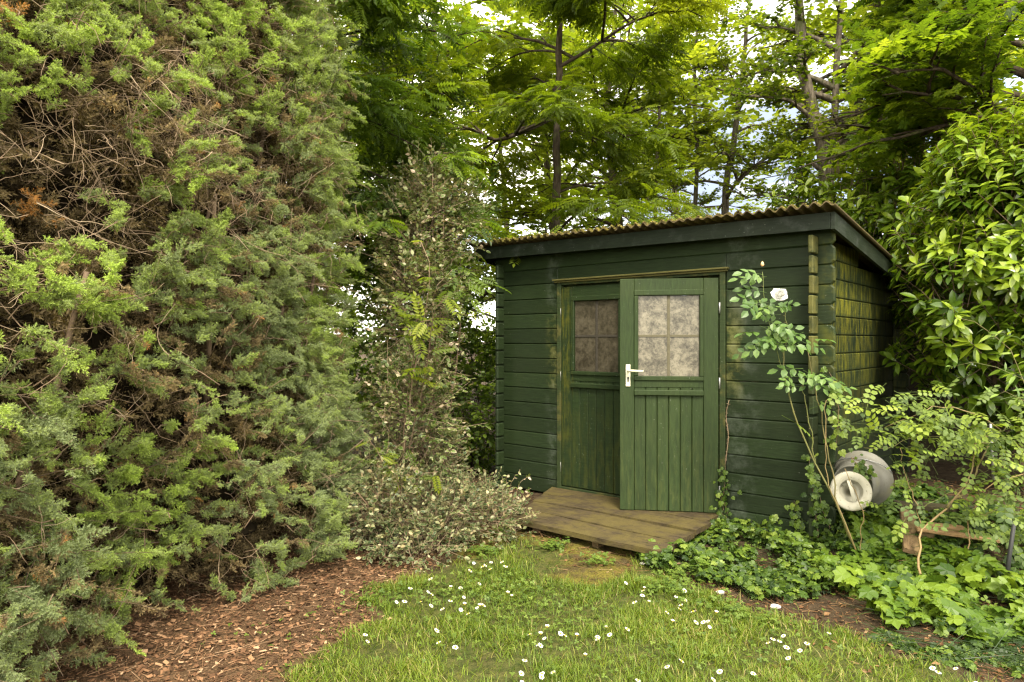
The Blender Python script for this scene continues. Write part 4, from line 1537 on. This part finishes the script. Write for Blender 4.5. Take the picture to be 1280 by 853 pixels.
def blossom(parent, origin, c, facing, R, mat, rings=((5, .35, .9), (7, .75, .65), (9, 1.25, .35))):
    s = Soup()
    pet = leaf_simple(.45, .35, -.35, 4, .62)
    a = nrm(np.asarray(facing, float))
    x = nrm(np.cross(a, [0, 0, 1.]))
    y = np.cross(x, a)
    for (k, open_, up) in rings:
        th = np.arange(k) / k * 2 * PI + U(0, 6)
        rad = x * np.cos(th)[:, None] + y * np.sin(th)[:, None]
        s.scatter(pet, np.repeat(c[None], k, 0) + rad * R * .06 + a * R * .15 * up, rad * math.sin(open_) + a * math.cos(open_), a * .8 - rad * .6, R * U(.85, 1.1, k))
    return link('flower', s, mat, parent, True, origin)


blossom(rose, b, P3(973, 373, YR - .12), (-.15, -.8, .55), .056, M['petal'])
bud = Soup()
bc = P3(953, 331, YR)
bud.lathe([(0.0, -.012), (.008, -.008), (.011, 0), (.009, .010), (.004, .018), (0, .021)], 10, np.array([[1, 0, 0, bc[0]], [0, 1, 0, bc[1]], [0, 0, 1, bc[2]], [0, 0, 0, 1]], float))
link('bud', bud, M['peach'], rose, True, b)

# ================================================================== SHRUB ROSE ON THE RIGHT
b = ground_pt(1150, 705, .15)
b[2] = height(b[:1], b[1:2])[0]
sr = thing('shrub_rose', 'arching shrub rose with pale green rounded leaflets to the right of the zinc bucket', 'rose', b)
st, lf = Soup(), Soup()
YS = 3.95
canes = [([b, P3(1152, 665, YS), P3(1180, 640, YS), P3(1210, 600, YS), P3(1218, 560, YS), P3(1219, 535, YS)], .0075, .9),
         ([P3(1180, 640, YS), P3(1215, 600, YS), P3(1230, 568, YS), P3(1240, 555, YS)], .007, .6),
         ([P3(1219, 550, YS), P3(1250, 538, YS), P3(1210, 515, YS), P3(1172, 508, 4.0), P3(1140, 520, 4.0), P3(1105, 535, 4.05)], .004, .7),
         ([P3(1240, 555, YS), P3(1200, 550, YS), P3(1150, 545, 4.0), P3(1110, 560, 4.05), P3(1080, 560, 4.1)], .0035, .4),
         ([P3(1240, 555, YS), P3(1262, 530, 3.9), P3(1300, 505, 3.8)], .004, .4),
         ([P3(1150, 660, YS), P3(1140, 620, YS), P3(1130, 585, 4.0), P3(1125, 560, 4.0)], .003, .9),
         ([P3(1150, 640, YS), P3(1190, 615, 3.9), P3(1240, 600, 3.85)], .003, .2),
         ([b + np.array([.06, 0, 0]), P3(1205, 705, 3.9), P3(1212, 650, 3.9), P3(1235, 610, 3.85), P3(1290, 590, 3.8)], .005, 1.0),
         ([P3(1212, 650, 3.9), P3(1240, 640, 3.8), P3(1285, 645, 3.7)], .0035, .5)]
made = []
for c, r, ct in canes:
    c = [np.array(q, float) for q in c]
    if made:
        al = np.concatenate(made)
        c[0] = al[np.argmin(np.linalg.norm(al - c[0], axis=1))]
    cc_ = resample(c, 18)
    made.append(cc_)
    cc_[1:-1] += RNG.normal(0, .005, (16, 3))
    st.tube(cc_, r, r * .5, 6, ct)
regions = [(1105, 520, 42, 22, 46), (1150, 530, 45, 30, 75), (1200, 545, 40, 25, 60), (1175, 575, 45, 20, 34), (1085, 540, 16, 10, 12), (1255, 545, 30, 35, 52), (1255, 600, 30, 22, 34),
           (1235, 640, 32, 24, 44), (1265, 660, 25, 22, 30), (1130, 590, 24, 18, 14), (1165, 500, 28, 12, 18), (1140, 640, 22, 16, 10), (1128, 660, 14, 14, 6), (1270, 580, 20, 40, 30)]
for (px, py, sx, sy, k) in regions:
    k = int(k * .62)
    qx, qy = RNG.normal(px, sx * .72, k), RNG.normal(py, sy * .72, k)
    Yk = RNG.normal(3.95, .16, k) + (1180 - qx) * .0011
    p = np.stack([(qx - 640) / F * Yk, Yk, CAMZ - (qy - 426.5) / F * Yk], 1)
    d = np.stack([RNG.normal(0, .8, k), RNG.normal(-.3, .5, k), RNG.normal(-.1, .35, k)], 1)
    lf.scatter(SHRUBLEAF, p, d, np.array([0, -.45, 1.]) + RNG.normal(0, .35, (k, 3)), U(.095, .15, k), np.clip(RNG.normal(.5, .24, k), 0, 1), .15)
    sticks(lf, p - nrm(d) * .08, d, np.full(k, .1), .0012, U(.2, .5, k))
link('canes', st, M['cane'], sr, True, b)
link('leaves', lf, M['shrubrose'], sr, False, b)

# pale young climber at the right edge
b = np.array([3.2, 4.1, .18])
sh = [[b, P3(1290, 520, 3.9), P3(1262, 440, 3.95), P3(1215, 400, 4.0), P3(1195, 398, 4.0)], [b, P3(1300, 500, 3.9), P3(1270, 470, 3.9), P3(1215, 455, 4.0), P3(1188, 458, 4.05)],
      [b, P3(1300, 480, 3.9), P3(1285, 430, 3.9), P3(1250, 418, 3.9), P3(1225, 430, 3.9)], [b, P3(1300, 530, 3.85), P3(1280, 500, 3.8), P3(1255, 490, 3.85), P3(1238, 500, 3.9)]]
r_, s_, l_ = shoot_plant('young_climber', 'young climber with limp pale yellow green leaves hanging in front of the laurel', 'climber', b, sh, NARROW, .075, M['vine'], 'cane', .003, 30, .6, None, .8, .3, .3)

# ================================================================== IVY
def ivy_cover(name, label, cat, poly_px, n, size, mat, zoff=(.02, .12), noise_gap=.25, tint=.5, zg=.05, kind='stuff'):
    poly = [tuple(ground_pt(x, y, zg)[:2]) for (x, y) in poly_px]
    A = np.array(poly)
    lo, hi = A.min(0), A.max(0)
    X, Y = U(lo[0], hi[0], n * 3), U(lo[1], hi[1], n * 3)
    PP = np.stack([X, Y, X * 0], 1)
    jx, jy = (vnoise(PP, 6, 81) - .5) * .18, (vnoise(PP, 6, 82) - .5) * .18
    k = inside(poly, X + jx, Y + jy) & (vnoise(PP, 7, 83) > noise_gap)
    X, Y = X[k][:n], Y[k][:n]
    m = len(X)
    PP = np.stack([X, Y, X * 0], 1)
    hump = vnoise(PP, 4, 84)
    Z = height(X, Y) + zoff[0] + (zoff[1] - zoff[0]) * hump * U(.3, 1, m)
    p = np.stack([X, Y, Z], 1)
    a = U(0, 6.28, m)
    d = np.stack([np.cos(a), np.sin(a) - .4, RNG.normal(-.25, .25, m)], 1)
    s = Soup()
    s.scatter(IVY, p, d, np.array([0, -.35, 1.]) + RNG.normal(0, .5, (m, 3)), size * U(.4, 1.25, m), np.clip(RNG.normal(tint, .25, m) + (hump - .5) * .4, 0, 1))
    rn = np.stack([X, Y, height(X, Y) + .02], 1)[::6]
    sticks(s, rn, np.c_[RNG.normal(0, 1, (len(rn), 2)), RNG.normal(0, .1, len(rn))], U(.10, .28, len(rn)), .0020, np.full(len(rn), .02))
    sticks(s, p - np.array([0, 0, .06]), np.c_[RNG.normal(0, .5, (m, 2)), np.ones(m)], np.full(m, .06), .0012, np.full(m, .2))
    o = link(name, s, mat)
    return tag(o, label, cat, None, kind)


SMALL = [(800, 690), (835, 660), (905, 650), (960, 655), (1040, 660), (1075, 650), (1110, 670), (1100, 720), (1010, 735), (960, 738), (900, 725), (850, 710), (815, 705)]
ivy_cover('small_leaved_ivy', 'small leaved ivy carpet under the shed front', 'ivy', SMALL, 3900, .046, M['ivy'], (.010, .14), .30, .45)
BIG = [(1035, 690), (1090, 675), (1150, 690), (1200, 720), (1290, 740), (1300, 790), (1215, 790), (1140, 772), (1080, 755), (1040, 725)]
ivy_cover('large_leaved_ivy', 'large bright green ivy leaves covering the bed at lower right', 'ivy', BIG, 1150, .086, M['bigivy'], (.01, .16), .26, .42)
DARKI = [(1060, 640), (1130, 640), (1290, 680), (1340, 700), (1340, 800), (1250, 800), (1100, 760), (1060, 700)]
ivy_cover('dark_ivy_carpet', 'darker ivy running under the timber at the right', 'ivy', DARKI, 2400, .055, M['ivy'], (.01, .07), .2, .25)
THIN = [(1090, 770), (1180, 775), (1290, 795), (1310, 835), (1230, 830), (1150, 805), (1080, 790)]
ivy_cover('thin_ivy_edge', 'thin small ivy trailing out over bare soil at the right edge of the lawn', 'ivy', THIN, 700, .034, M['ivy'], (.005, .03), .35, .35)


def wall_ivy(name, label, paths, n, size, tint, mat='ivy', off=.03):
    base = np.array(paths[0][0], float)
    root = thing(name, label, 'ivy', base)
    st, lf = Soup(), Soup()
    for c in paths:
        cc_ = resample(c, 16)
        cc_[1:-1] += RNG.normal(0, .006, (14, 3))
        st.tube(cc_, .003, .0012, 5, .3)
        k = n // len(paths)
        t = RNG.random(k) ** .85
        idx = np.minimum(14, (t * 15).astype(int))
        p = cc_[idx] + RNG.normal(0, .022, (k, 3)) - INW * U(.005, off, (k, 1))
        a = U(-2.6, -.5, k)
        d = UX * np.cos(a)[:, None] + np.array([0, 0, 1.]) * np.sin(a)[:, None] * .8 - INW * .2
        lf.scatter(IVY, p, d, -INW * .9 + np.array([0, 0, .55]) + RNG.normal(0, .3, (k, 3)), size * U(.5, 1.2, k), np.clip(RNG.normal(tint, .22, k), 0, 1))
    link('stems', st, M['twig'], root, True, base)
    link('leaves', lf, M[mat], root, False, base)


def wp(px, py, off=.02):
    """point on the front wall plane seen at px,py"""
    s = 132.2 + .1361 * (px - 619)
    p = np.array([(px - 640) / s, F / s, CAMZ - (py - 426.5) / s])
    return p - INW * off


wall_ivy('door_ivy', 'narrow strand of ivy climbing the wall just right of the open door', [[wp(908, 668), wp(910, 640), wp(906, 600), wp(908, 575)], [wp(912, 668), wp(904, 630), wp(912, 600)]], 80, .036, .5)
wall_ivy('corner_ivy', 'ivy climbing the log ends at the front right corner of the shed', [[wp(1030, 668, .13), wp(1026, 620, .13), wp(1022, 585, .13), wp(1020, 560, .13)],
                                                                                     [wp(1040, 660, .05), wp(1032, 620, .14), wp(1025, 590, .14)], [wp(1005, 668), wp(998, 640), wp(994, 625)], [wp(970, 668), wp(968, 655), wp(972, 645)]], 150, .042, .55)
wall_ivy('bucket_ivy', 'short dark ivy sprig trailing over the zinc bucket', [[P3(1064, 572, 4.36), P3(1075, 585, 4.30), P3(1090, 600, 4.27)], [P3(1064, 572, 4.36), P3(1082, 580, 4.36), P3(1094, 596, 4.33)]], 34, .035, .4)
wall_ivy('side_ivy', 'fresh ivy strand hanging at the log ends above the bucket', [[wp(1044, 560, .02), wp(1050, 520, .02), wp(1044, 480, .02), wp(1038, 465, .03)]], 26, .055, .85)
dv = Soup()
c = resample([wp(907, 580, .006), wp(911, 545, .008), wp(908, 520, .006), wp(912, 500, .008)], 16)
dv.tube(c, .004, .002, 6, .7)
for k in range(1, 15):
    sticks(dv, c[k][None] + RNG.normal(0, .002, (6, 3)), RNG.normal(0, 1, (6, 3)) - INW, U(.008, .018, 6), .0016, U(.5, .9, 6))
tag(link('dead_vine', dv, M['twig'], None, True, wp(907, 580, .006)), 'dead brown hairy vine stem clinging to the wall right of the door', 'vine stem')

# ================================================================== BUCKET, LID, TIMBER, STAKES
def frame(axis_, up=(0, 0, 1.)):
    z = nrm(np.asarray(axis_, float))
    x = nrm(np.cross(up, z))
    y = np.cross(z, x)
    m = np.eye(4)
    m[:3, 0], m[:3, 1], m[:3, 2] = x, y, z
    return m


# zinc bucket lying on its side: base towards the viewer, wide mouth to the right and back
bc = P3(1066, 606, 4.42)
ax = nrm(np.array([.66, .75, .02]))
bk = thing('zinc_bucket', 'dull galvanised bucket lying on its side against the shed corner', 'bucket', (bc[0], bc[1], bc[2] - .13))
Mx = frame(ax)
Mx[:3, 3] = bc
prof = [(0, .012), (.112, .012), (.116, 0), (.122, .0), (.126, .012), (.136, .09), (.139, .092), (.139, .098), (.137, .10), (.172, .225), (.184, .228), (.187, .234), (.183, .240), (.172, .238), (.166, .22), (.118, .03), (0, .02)]
link('body', Soup().lathe(prof, 48, Mx), M['zinc'], bk, True, (bc[0], bc[1], bc[2] - .13))
hs_ = Soup()
th = np.linspace(.1, PI - .1, 16)
hp_ = np.stack([.18 * np.cos(th), .05 + .18 * np.sin(th) * .55, .234 - .10 * np.sin(th)], 1)
hs_.tube(hp_ @ Mx[:3, :3].T + bc, .0035, None, 6)
link('handle', hs_, M['steel'], bk, True, (bc[0], bc[1], bc[2] - .13))
# lid leaning on the base of the bucket
lc = P3(1064, 614, 4.24)
lx = nrm(np.array([-.20, -.93, .30]))
Ml = frame(lx)
Ml[:3, 3] = lc
ld = thing('round_cover', 'chalky round cover with sunken middle and bar handle leaning on the bucket', 'cover', (lc[0], lc[1], lc[2] - .12))
prof = [(0, -.045), (.055, -.045), (.064, -.038), (.068, 0), (.070, .003), (.112, .006), (.119, .004), (.122, -.004), (.121, -.012), (.117, -.010), (.112, -.001), (.072, -.004), (.066, -.044), (.058, -.050), (0, -.050)]
link('dish', Soup().lathe(prof, 44, Ml), M['lid'], ld, True, (lc[0], lc[1], lc[2] - .12))
g_ = Soup()
ang = 1.75
dirv = Ml[:3, 0] * math.cos(ang) + Ml[:3, 1] * math.sin(ang)
pr = np.cross(lx, dirv)
V = []
for tt in np.linspace(-1, 1, 11):
    c = lc + dirv * tt * .066 + lx * (.002 + .012 * (1 - tt * tt))
    for (a, bb) in ((-.011, -.003), (.011, -.003), (.011, .003), (-.011, .003)):
        V.append(c + pr * a + lx * bb)
fs = []
for i in range(10):
    for j in range(4):
        fs.append([i * 4 + j, i * 4 + (j + 1) % 4, i * 4 + 4 + (j + 1) % 4, i * 4 + 4 + j])
fs += [[0, 1, 2, 3], [40, 41, 42, 43]]
g_.poly(V, fs)
link('handle', g_, M['lid'], ld, False, (lc[0], lc[1], lc[2] - .12))


def plank(name, label, a, b_, w, t, mat, upv=(0, 0, 1.), cat='plank'):
    a, b_ = np.asarray(a, float), np.asarray(b_, float)
    d = b_ - a
    L = np.linalg.norm(d)
    x = d / L
    y = nrm(np.cross(np.asarray(upv, float), x))
    z = np.cross(x, y)
    s = Soup().box(0, L, -w / 2, w / 2, -t / 2, t / 2, None, .004)
    o = link(name, s, mat)
    from mathutils import Matrix
    o.matrix_world = Matrix(((x[0], y[0], z[0], a[0]), (x[1], y[1], z[1], a[1]), (x[2], y[2], z[2], a[2]), (0, 0, 0, 1)))
    return tag(o, label, cat)


plank('timber_plank', 'grey brown board end sticking up out of the ivy beside the bucket', P3(1139, 690, 3.98), P3(1134, 640, 4.45), .085, .035, M['timberdark'], (0, -.5, 1))
plank('timber_plank', 'long pale batten lying level across the timber pile', P3(1145, 661, 4.12), P3(1249, 676, 3.98), .055, .022, M['timber'])
plank('timber_plank', 'shorter brown board lying just behind the pale batten', P3(1160, 657, 4.20), P3(1206, 662, 4.16), .07, .03, M['timber'])
plank('timber_block', 'dark short wood block under the right end of the pale batten', P3(1226, 688, 4.03), P3(1250, 690, 4.01), .10, .09, M['timberdark'], cat='wood block')
plank('timber_block', 'dark short wood block under the left end of the pale batten', P3(1147, 670, 4.16), P3(1165, 672, 4.14), .09, .08, M['timberdark'], cat='wood block')
plank('timber_beam', 'old dark beam edging the raised leaf covered bed behind the timber', P3(1120, 634, 4.62), P3(1330, 650, 4.45), .12, .07, M['fence'], cat='beam')
sk = Soup()
p0 = P3(1256, 752, 3.62)
sk.tube([p0, P3(1261, 700, 3.62), P3(1268, 652, 3.62)], .011, .010, 8)
tag(link('iron_stake', sk, M['black'], None, True, p0), 'thin black iron stake standing in the ivy near the right edge', 'stake')
sk = Soup()
p0 = P3(1242, 600, 4.9)
sk.tube([p0, P3(1240, 560, 4.9), P3(1238, 530, 4.9)], .010, None, 8)
tag(link('grey_rod', sk, M['steel'], None, True, p0), 'grey metal rod upright in the shade behind the shrub rose', 'rod')

# ================================================================== LAWN, DAISIES, LITTER
n = 95000
X, Y = U(-1.6, 3.4, n * 3), U(1.4, 4.9, n * 3)
vis = (np.abs(X) < Y * .80 + .15)
PP = np.stack([X, Y, X * 0], 1)
jx, jy = (vnoise(PP, 9, 1) - .5) * .16, (vnoise(PP, 9, 2) - .5) * .16
inl = inside(LAWN, X + jx, Y + jy)
dens = np.clip((vnoise(PP, 5, 91) - .12) * 1.9, .12, 1) * np.where(inl, 1, .0)
edge_ = inside(LAWN, X + RNG.normal(0, .10, len(X)), Y + RNG.normal(0, .10, len(X)))
dens = np.maximum(dens, edge_ * .10)
# bare patch and thin turf near the step
far_thin = np.clip((4.55 - Y) / .7, .22, 1)
k = vis & (RNG.random(len(X)) < dens * far_thin)
X, Y, PP = X[k][:n], Y[k][:n], PP[k][:n]
m = len(X)
BL = (np.array([(-.5, 0, 0), (.5, 0, 0), (-.42, .4, -.03), (.42, .4, -.03), (-.25, .75, -.14), (.25, .75, -.14), (0, 1, -.34)], float),
      np.array([(0, 1, 3), (0, 3, 2), (2, 3, 5), (2, 5, 4), (4, 5, 6)]))
clump = vnoise(PP, 11, 92)
Z = height(X, Y) - .004
a = U(0, 6.28, m) + (vnoise(PP, 4, 93) - .5) * 3
lean = U(.1, 1.1, m)
d = np.stack([np.cos(a) * lean, np.sin(a) * lean, np.ones(m)], 1)
Lg = U(.025, .06, m) * (.65 + .8 * clump)
S = np.stack([U(.0022, .0042, m), Lg, Lg], 1)
gt = np.clip(RNG.normal(.46, .2, m) + (vnoise(PP, 2.5, 94) - .5) * .35 + (RNG.random(m) < .07) * .5, 0, 1)
gs_ = Soup().scatter(BL, np.stack([X, Y, Z], 1), d, np.stack([np.cos(a), np.sin(a), np.full(m, -.2)], 1) * -1, S, gt)
tag(link('grass', gs_, M['grass']), 'short green lawn with a few straw blades', 'grass', None, 'stuff')

# clover and ground elder patches
TRI = Soup()
for q in range(3):
    aa = q * 2.094
    TRI.scatter(leaf_simple(.42, .1, .05, 3, .6), np.array([[0, 0, 0.]]), np.array([[math.sin(aa), math.cos(aa), .12]]), np.array([[0, 0, 1.]]), .5)
TRI = (np.concatenate(TRI.V), np.concatenate(TRI.T))


def patch(px, py, rx, k, size, z=(.01, .05)):
    c = ground_pt(px, py, .02)
    x, y = c[0] + RNG.normal(0, rx, k), c[1] + RNG.normal(0, rx * .8, k)
    return np.stack([x, y, height(x, y) + U(*z, k)], 1)


cl_ = Soup()
for (px, py, rx, k, sz) in ((605, 690, .07, 70, .045), (660, 655, .05, 40, .04), (690, 685, .06, 60, .045), (745, 700, .06, 50, .04), (560, 735, .14, 120, .03), (640, 735, .15, 140, .03), (700, 760, .2, 160, .026),
                            (840, 690, .06, 120, .042), (860, 715, .09, 150, .04), (840, 735, .10, 160, .038), (900, 760, .09, 90, .034), (960, 775, .09, 60, .03), (600, 770, .25, 160, .026), (760, 800, .35, 200, .026), (900, 810, .25, 120, .026),
                            (470, 745, .1, 50, .03), (960, 690, .25, 130, .04), (1060, 715, .25, 110, .045), (1180, 745, .25, 110, .045), (420, 770, .2, 26, .028), (350, 800, .2, 14, .028), (1000, 800, .2, 60, .026), (625, 665, .05, 40, .045), (580, 670, .06, 40, .04)):
    p = patch(px, py, rx, k, sz)
    aa = U(0, 6.28, k)
    cl_.scatter(TRI, p, np.stack([np.cos(aa), np.sin(aa), np.zeros(k)], 1), np.array([0, -.3, 1]) + RNG.normal(0, .3, (k, 3)), sz * U(.6, 1.2, k), np.clip(RNG.normal(.5, .22, k), 0, 1))
    sticks(cl_, p - np.array([0, 0, .04]), np.c_[RNG.normal(0, .2, (k, 2)), np.ones(k)], np.full(k, .04), .0009, np.full(k, .4))
tag(link('clover', cl_, M['clover']), 'clover and small round weeds in the grass and in front of the step', 'clover', None, 'stuff')

# bark chips under the juniper
CH = (np.array([(-.5, -.5, 0), (.45, -.4, .05), (.5, .5, .0), (-.35, .45, .1), (0, 0, .16)], float), np.array([(0, 1, 4), (1, 2, 4), (2, 3, 4), (3, 0, 4)]))
n = 34000
X, Y = U(-2.4, .3, n * 2), U(1.6, 5.2, n * 2)
k = inside(MULCH, X + RNG.normal(0, .05, n * 2), Y + RNG.normal(0, .05, n * 2))
X, Y = X[k][:n], Y[k][:n]
m = len(X)
mu = Soup()
L1 = .005 + .030 * RNG.random(m) ** 2.6
mu.scatter(CH, np.stack([X, Y, height(X, Y) + U(0, .012, m)], 1), np.c_[RNG.normal(0, 1, (m, 2)), RNG.normal(0, .25, m)], np.array([0, 0, 1.]) + RNG.normal(0, .4, (m, 3)),
           np.stack([L1 * U(.15, .7, m), L1, L1 * .5], 1), RNG.random(m) ** 1.3)
m = 1600
X, Y = U(-2.2, .2, m), U(2.0, 4.8, m)
k = inside(MULCH, X, Y)
X, Y = X[k], Y[k]
m = len(X)
sticks(mu, np.stack([X, Y, height(X, Y) + .012], 1), np.c_[RNG.normal(0, 1, (m, 2)), RNG.normal(0, .1, m)], U(.015, .13, m), .0013, U(.5, 1, m))
tag(link('bark_mulch', mu, M['mulch']), 'reddish brown bark chips and twigs strewn beside the juniper', 'mulch', None, 'stuff')

# brown litter on the bare soil and on the raised bed
lt_ = Soup()
for (x0_, x1_, y0_, y1_, k, hz) in ((-.5, .9, 4.0, 5.2, 900, 0), (.9, 2.6, 2.7, 4.2, 3200, 0), (2.5, 4.2, 4.1, 5.6, 1500, 0), (-.6, .2, 5.2, 6.8, 500, 0), (2.0, 3.0, 2.4, 3.2, 120, 0)):
    X, Y = U(x0_, x1_, k), U(y0_, y1_, k)
    ok = ~inside(LAWN, X, Y) | (RNG.random(k) < .12)
    X, Y = X[ok], Y[ok]
    m = len(X)
    L1 = .008 + .036 * RNG.random(m) ** 2
    lt_.scatter(DIAMOND, np.stack([X, Y, height(X, Y) + U(.004, .014, m)], 1), np.c_[RNG.normal(0, 1, (m, 2)), RNG.normal(0, .2, m)], np.array([0, 0, 1.]) + RNG.normal(0, .45, (m, 3)),
                np.stack([L1 * U(.3, 1., m), L1, L1], 1), RNG.random(m))
    mm = m // 4
    sticks(lt_, np.stack([X[:mm], Y[:mm], height(X[:mm], Y[:mm]) + .008], 1), np.c_[RNG.normal(0, 1, (mm, 2)), RNG.normal(0, .08, mm)], U(.03, .12, mm), .0014, U(.5, 1, mm))
tag(link('leaf_litter', lt_, M['litter']), 'brown fallen leaves and twigs on bare soil', 'leaf litter', None, 'stuff')

# moss tufts on step edge and soil are in the materials; pale stones
for (px, py, r) in ((805, 702, .020), (969, 756, .024), (900, 741, .020)):
    c = ground_pt(px, py, .01)
    s = Soup()
    th = np.linspace(0, PI, 9)
    s.lathe(np.stack([np.sin(th), -np.cos(th)], 1), 14)
    v = s.V[0].copy()
    v *= (.8 + .4 * vnoise(v + px, 1.6, 5))[:, None] * np.array([1.25, .9, .5]) * r
    s.V[0] = v.astype(f32)
    o = link('pale_stone', s, M['stone'], None, True)
    o.location = (c[0], c[1], height(c[:1], c[1:2])[0] + r * .3)
    tag(o, 'small pale stone lying on the soil between lawn and ivy', 'stone', 'pale stones on the soil')

# daisies
Z5 = [(460, 490), (413, 535), (441, 538), (499, 541), (527, 553), (518, 498), (529, 508), (530, 460), (597, 480), (629, 483), (657, 440), (672, 411), (689, 473), (705, 430), (708, 420), (730, 434), (731, 405), (768, 410), (777, 427),
      (800, 512), (785, 510), (593, 534), (638, 513), (628, 561), (640, 548), (570, 566), (684, 551), (692, 549), (701, 549), (657, 576), (545, 639), (315, 667), (310, 647), (558, 681), (612, 698), (862, 635), (896, 637), (918, 619),
      (909, 656), (890, 678), (891, 686), (960, 648), (973, 643), (1016, 650), (1086, 650), (1088, 660), (1113, 612), (1043, 705), (840, 732), (828, 780), (901, 775), (897, 783), (939, 761), (958, 803), (1118, 803), (830, 806)]
Z6 = [(53, 315), (112, 326), (110, 336), (106, 356), (124, 374), (84, 381), (209, 355), (234, 338), (237, 365), (178, 411), (217, 394), (226, 387), (199, 433), (265, 403), (267, 437), (294, 435), (308, 425), (311, 440), (332, 407),
      (55, 458), (5, 470), (184, 572), (221, 558), (90, 606), (320, 610), (343, 588), (447, 593), (366, 620), (540, 467), (526, 486), (505, 483), (495, 491), (549, 508), (590, 520), (555, 539), (611, 500), (997, 571), (1013, 579), (1071, 561), (1130, 622), (678, 460)]
spots = [(340 + x / 2.667, 550 + y / 2.667) for (x, y) in Z5] + [(760 + x / 2.4615, 600 + y / 2.4615) for (x, y) in Z6]


def daisy_proto(tilt, closed):
    root = thing('daisy', 'small white daisy with a yellow centre in the lawn', 'daisy', (0, 0, 0), 'daisies in the lawn')
    h = .045
    a = np.array([math.sin(tilt), -.35 * math.sin(tilt) - .12, math.cos(tilt)])
    a = nrm(a)
    c = np.array([.008 * tilt, -.004, h])
    s = Soup().tube(resample([(0, 0, 0), (.002, .002, h * .5), c], 6), .0011, .0009, 5, .6)
    link('stem', s, M['grass'], root, True)
    s = Soup()
    x = nrm(np.cross(a, [0, 1., .1]))
    y = np.cross(a, x)
    pet = leaf_simple(.20, .05, -.06, 3, .62)
    for (k_, R, up) in ((15, .0125, .02), (13, .0115, .14)):
        th = np.arange(k_) / k_ * 2 * PI + U(0, 1)
        rad = x * np.cos(th)[:, None] + y * np.sin(th)[:, None]
        s.scatter(pet, c + rad * .002, rad + a * (up + closed), np.repeat(a[None], k_, 0), R * U(.85, 1.1, k_))
    link('petals', s, M['petal'], root)
    s = Soup().lathe([(0, .0066), (.0030, .0058), (.0050, .0036), (.0058, .0006), (0, -.001)], 12, np.vstack([np.c_[np.stack([x, y, a], 1), c], [0, 0, 0, 1]]))
    link('centre', s, M['yellow'], root, True)
    return root


protos = [daisy_proto(.15, 0), daisy_proto(.5, .15), daisy_proto(-.4, .05), daisy_proto(.1, .9)]
used = set()
for i, (px, py) in enumerate(spots):
    c = ground_pt(px, py, .05)
    k = int(RNG.choice([0, 0, 1, 1, 2, 2, 3]))
    if k not in used:
        used.add(k)
        o = protos[k]
    else:
        o = protos[k].copy()
        COL.objects.link(o)
        for ch in protos[k].children:
            cc_ = ch.copy()
            COL.objects.link(cc_)
            cc_.parent = o
    o.location = (c[0], c[1], height(c[:1], c[1:2])[0] + U(-.004, .008))
    o.rotation_euler = (0, 0, U(-.7, .7))
    sc_ = U(.72, 1.0)
    o.scale = (sc_, sc_, sc_)
tot = sum(len(o.data.polygons) for o in bpy.data.objects if o.type == 'MESH')
print('TRIS', tot, 'OBJECTS', len(bpy.data.objects))
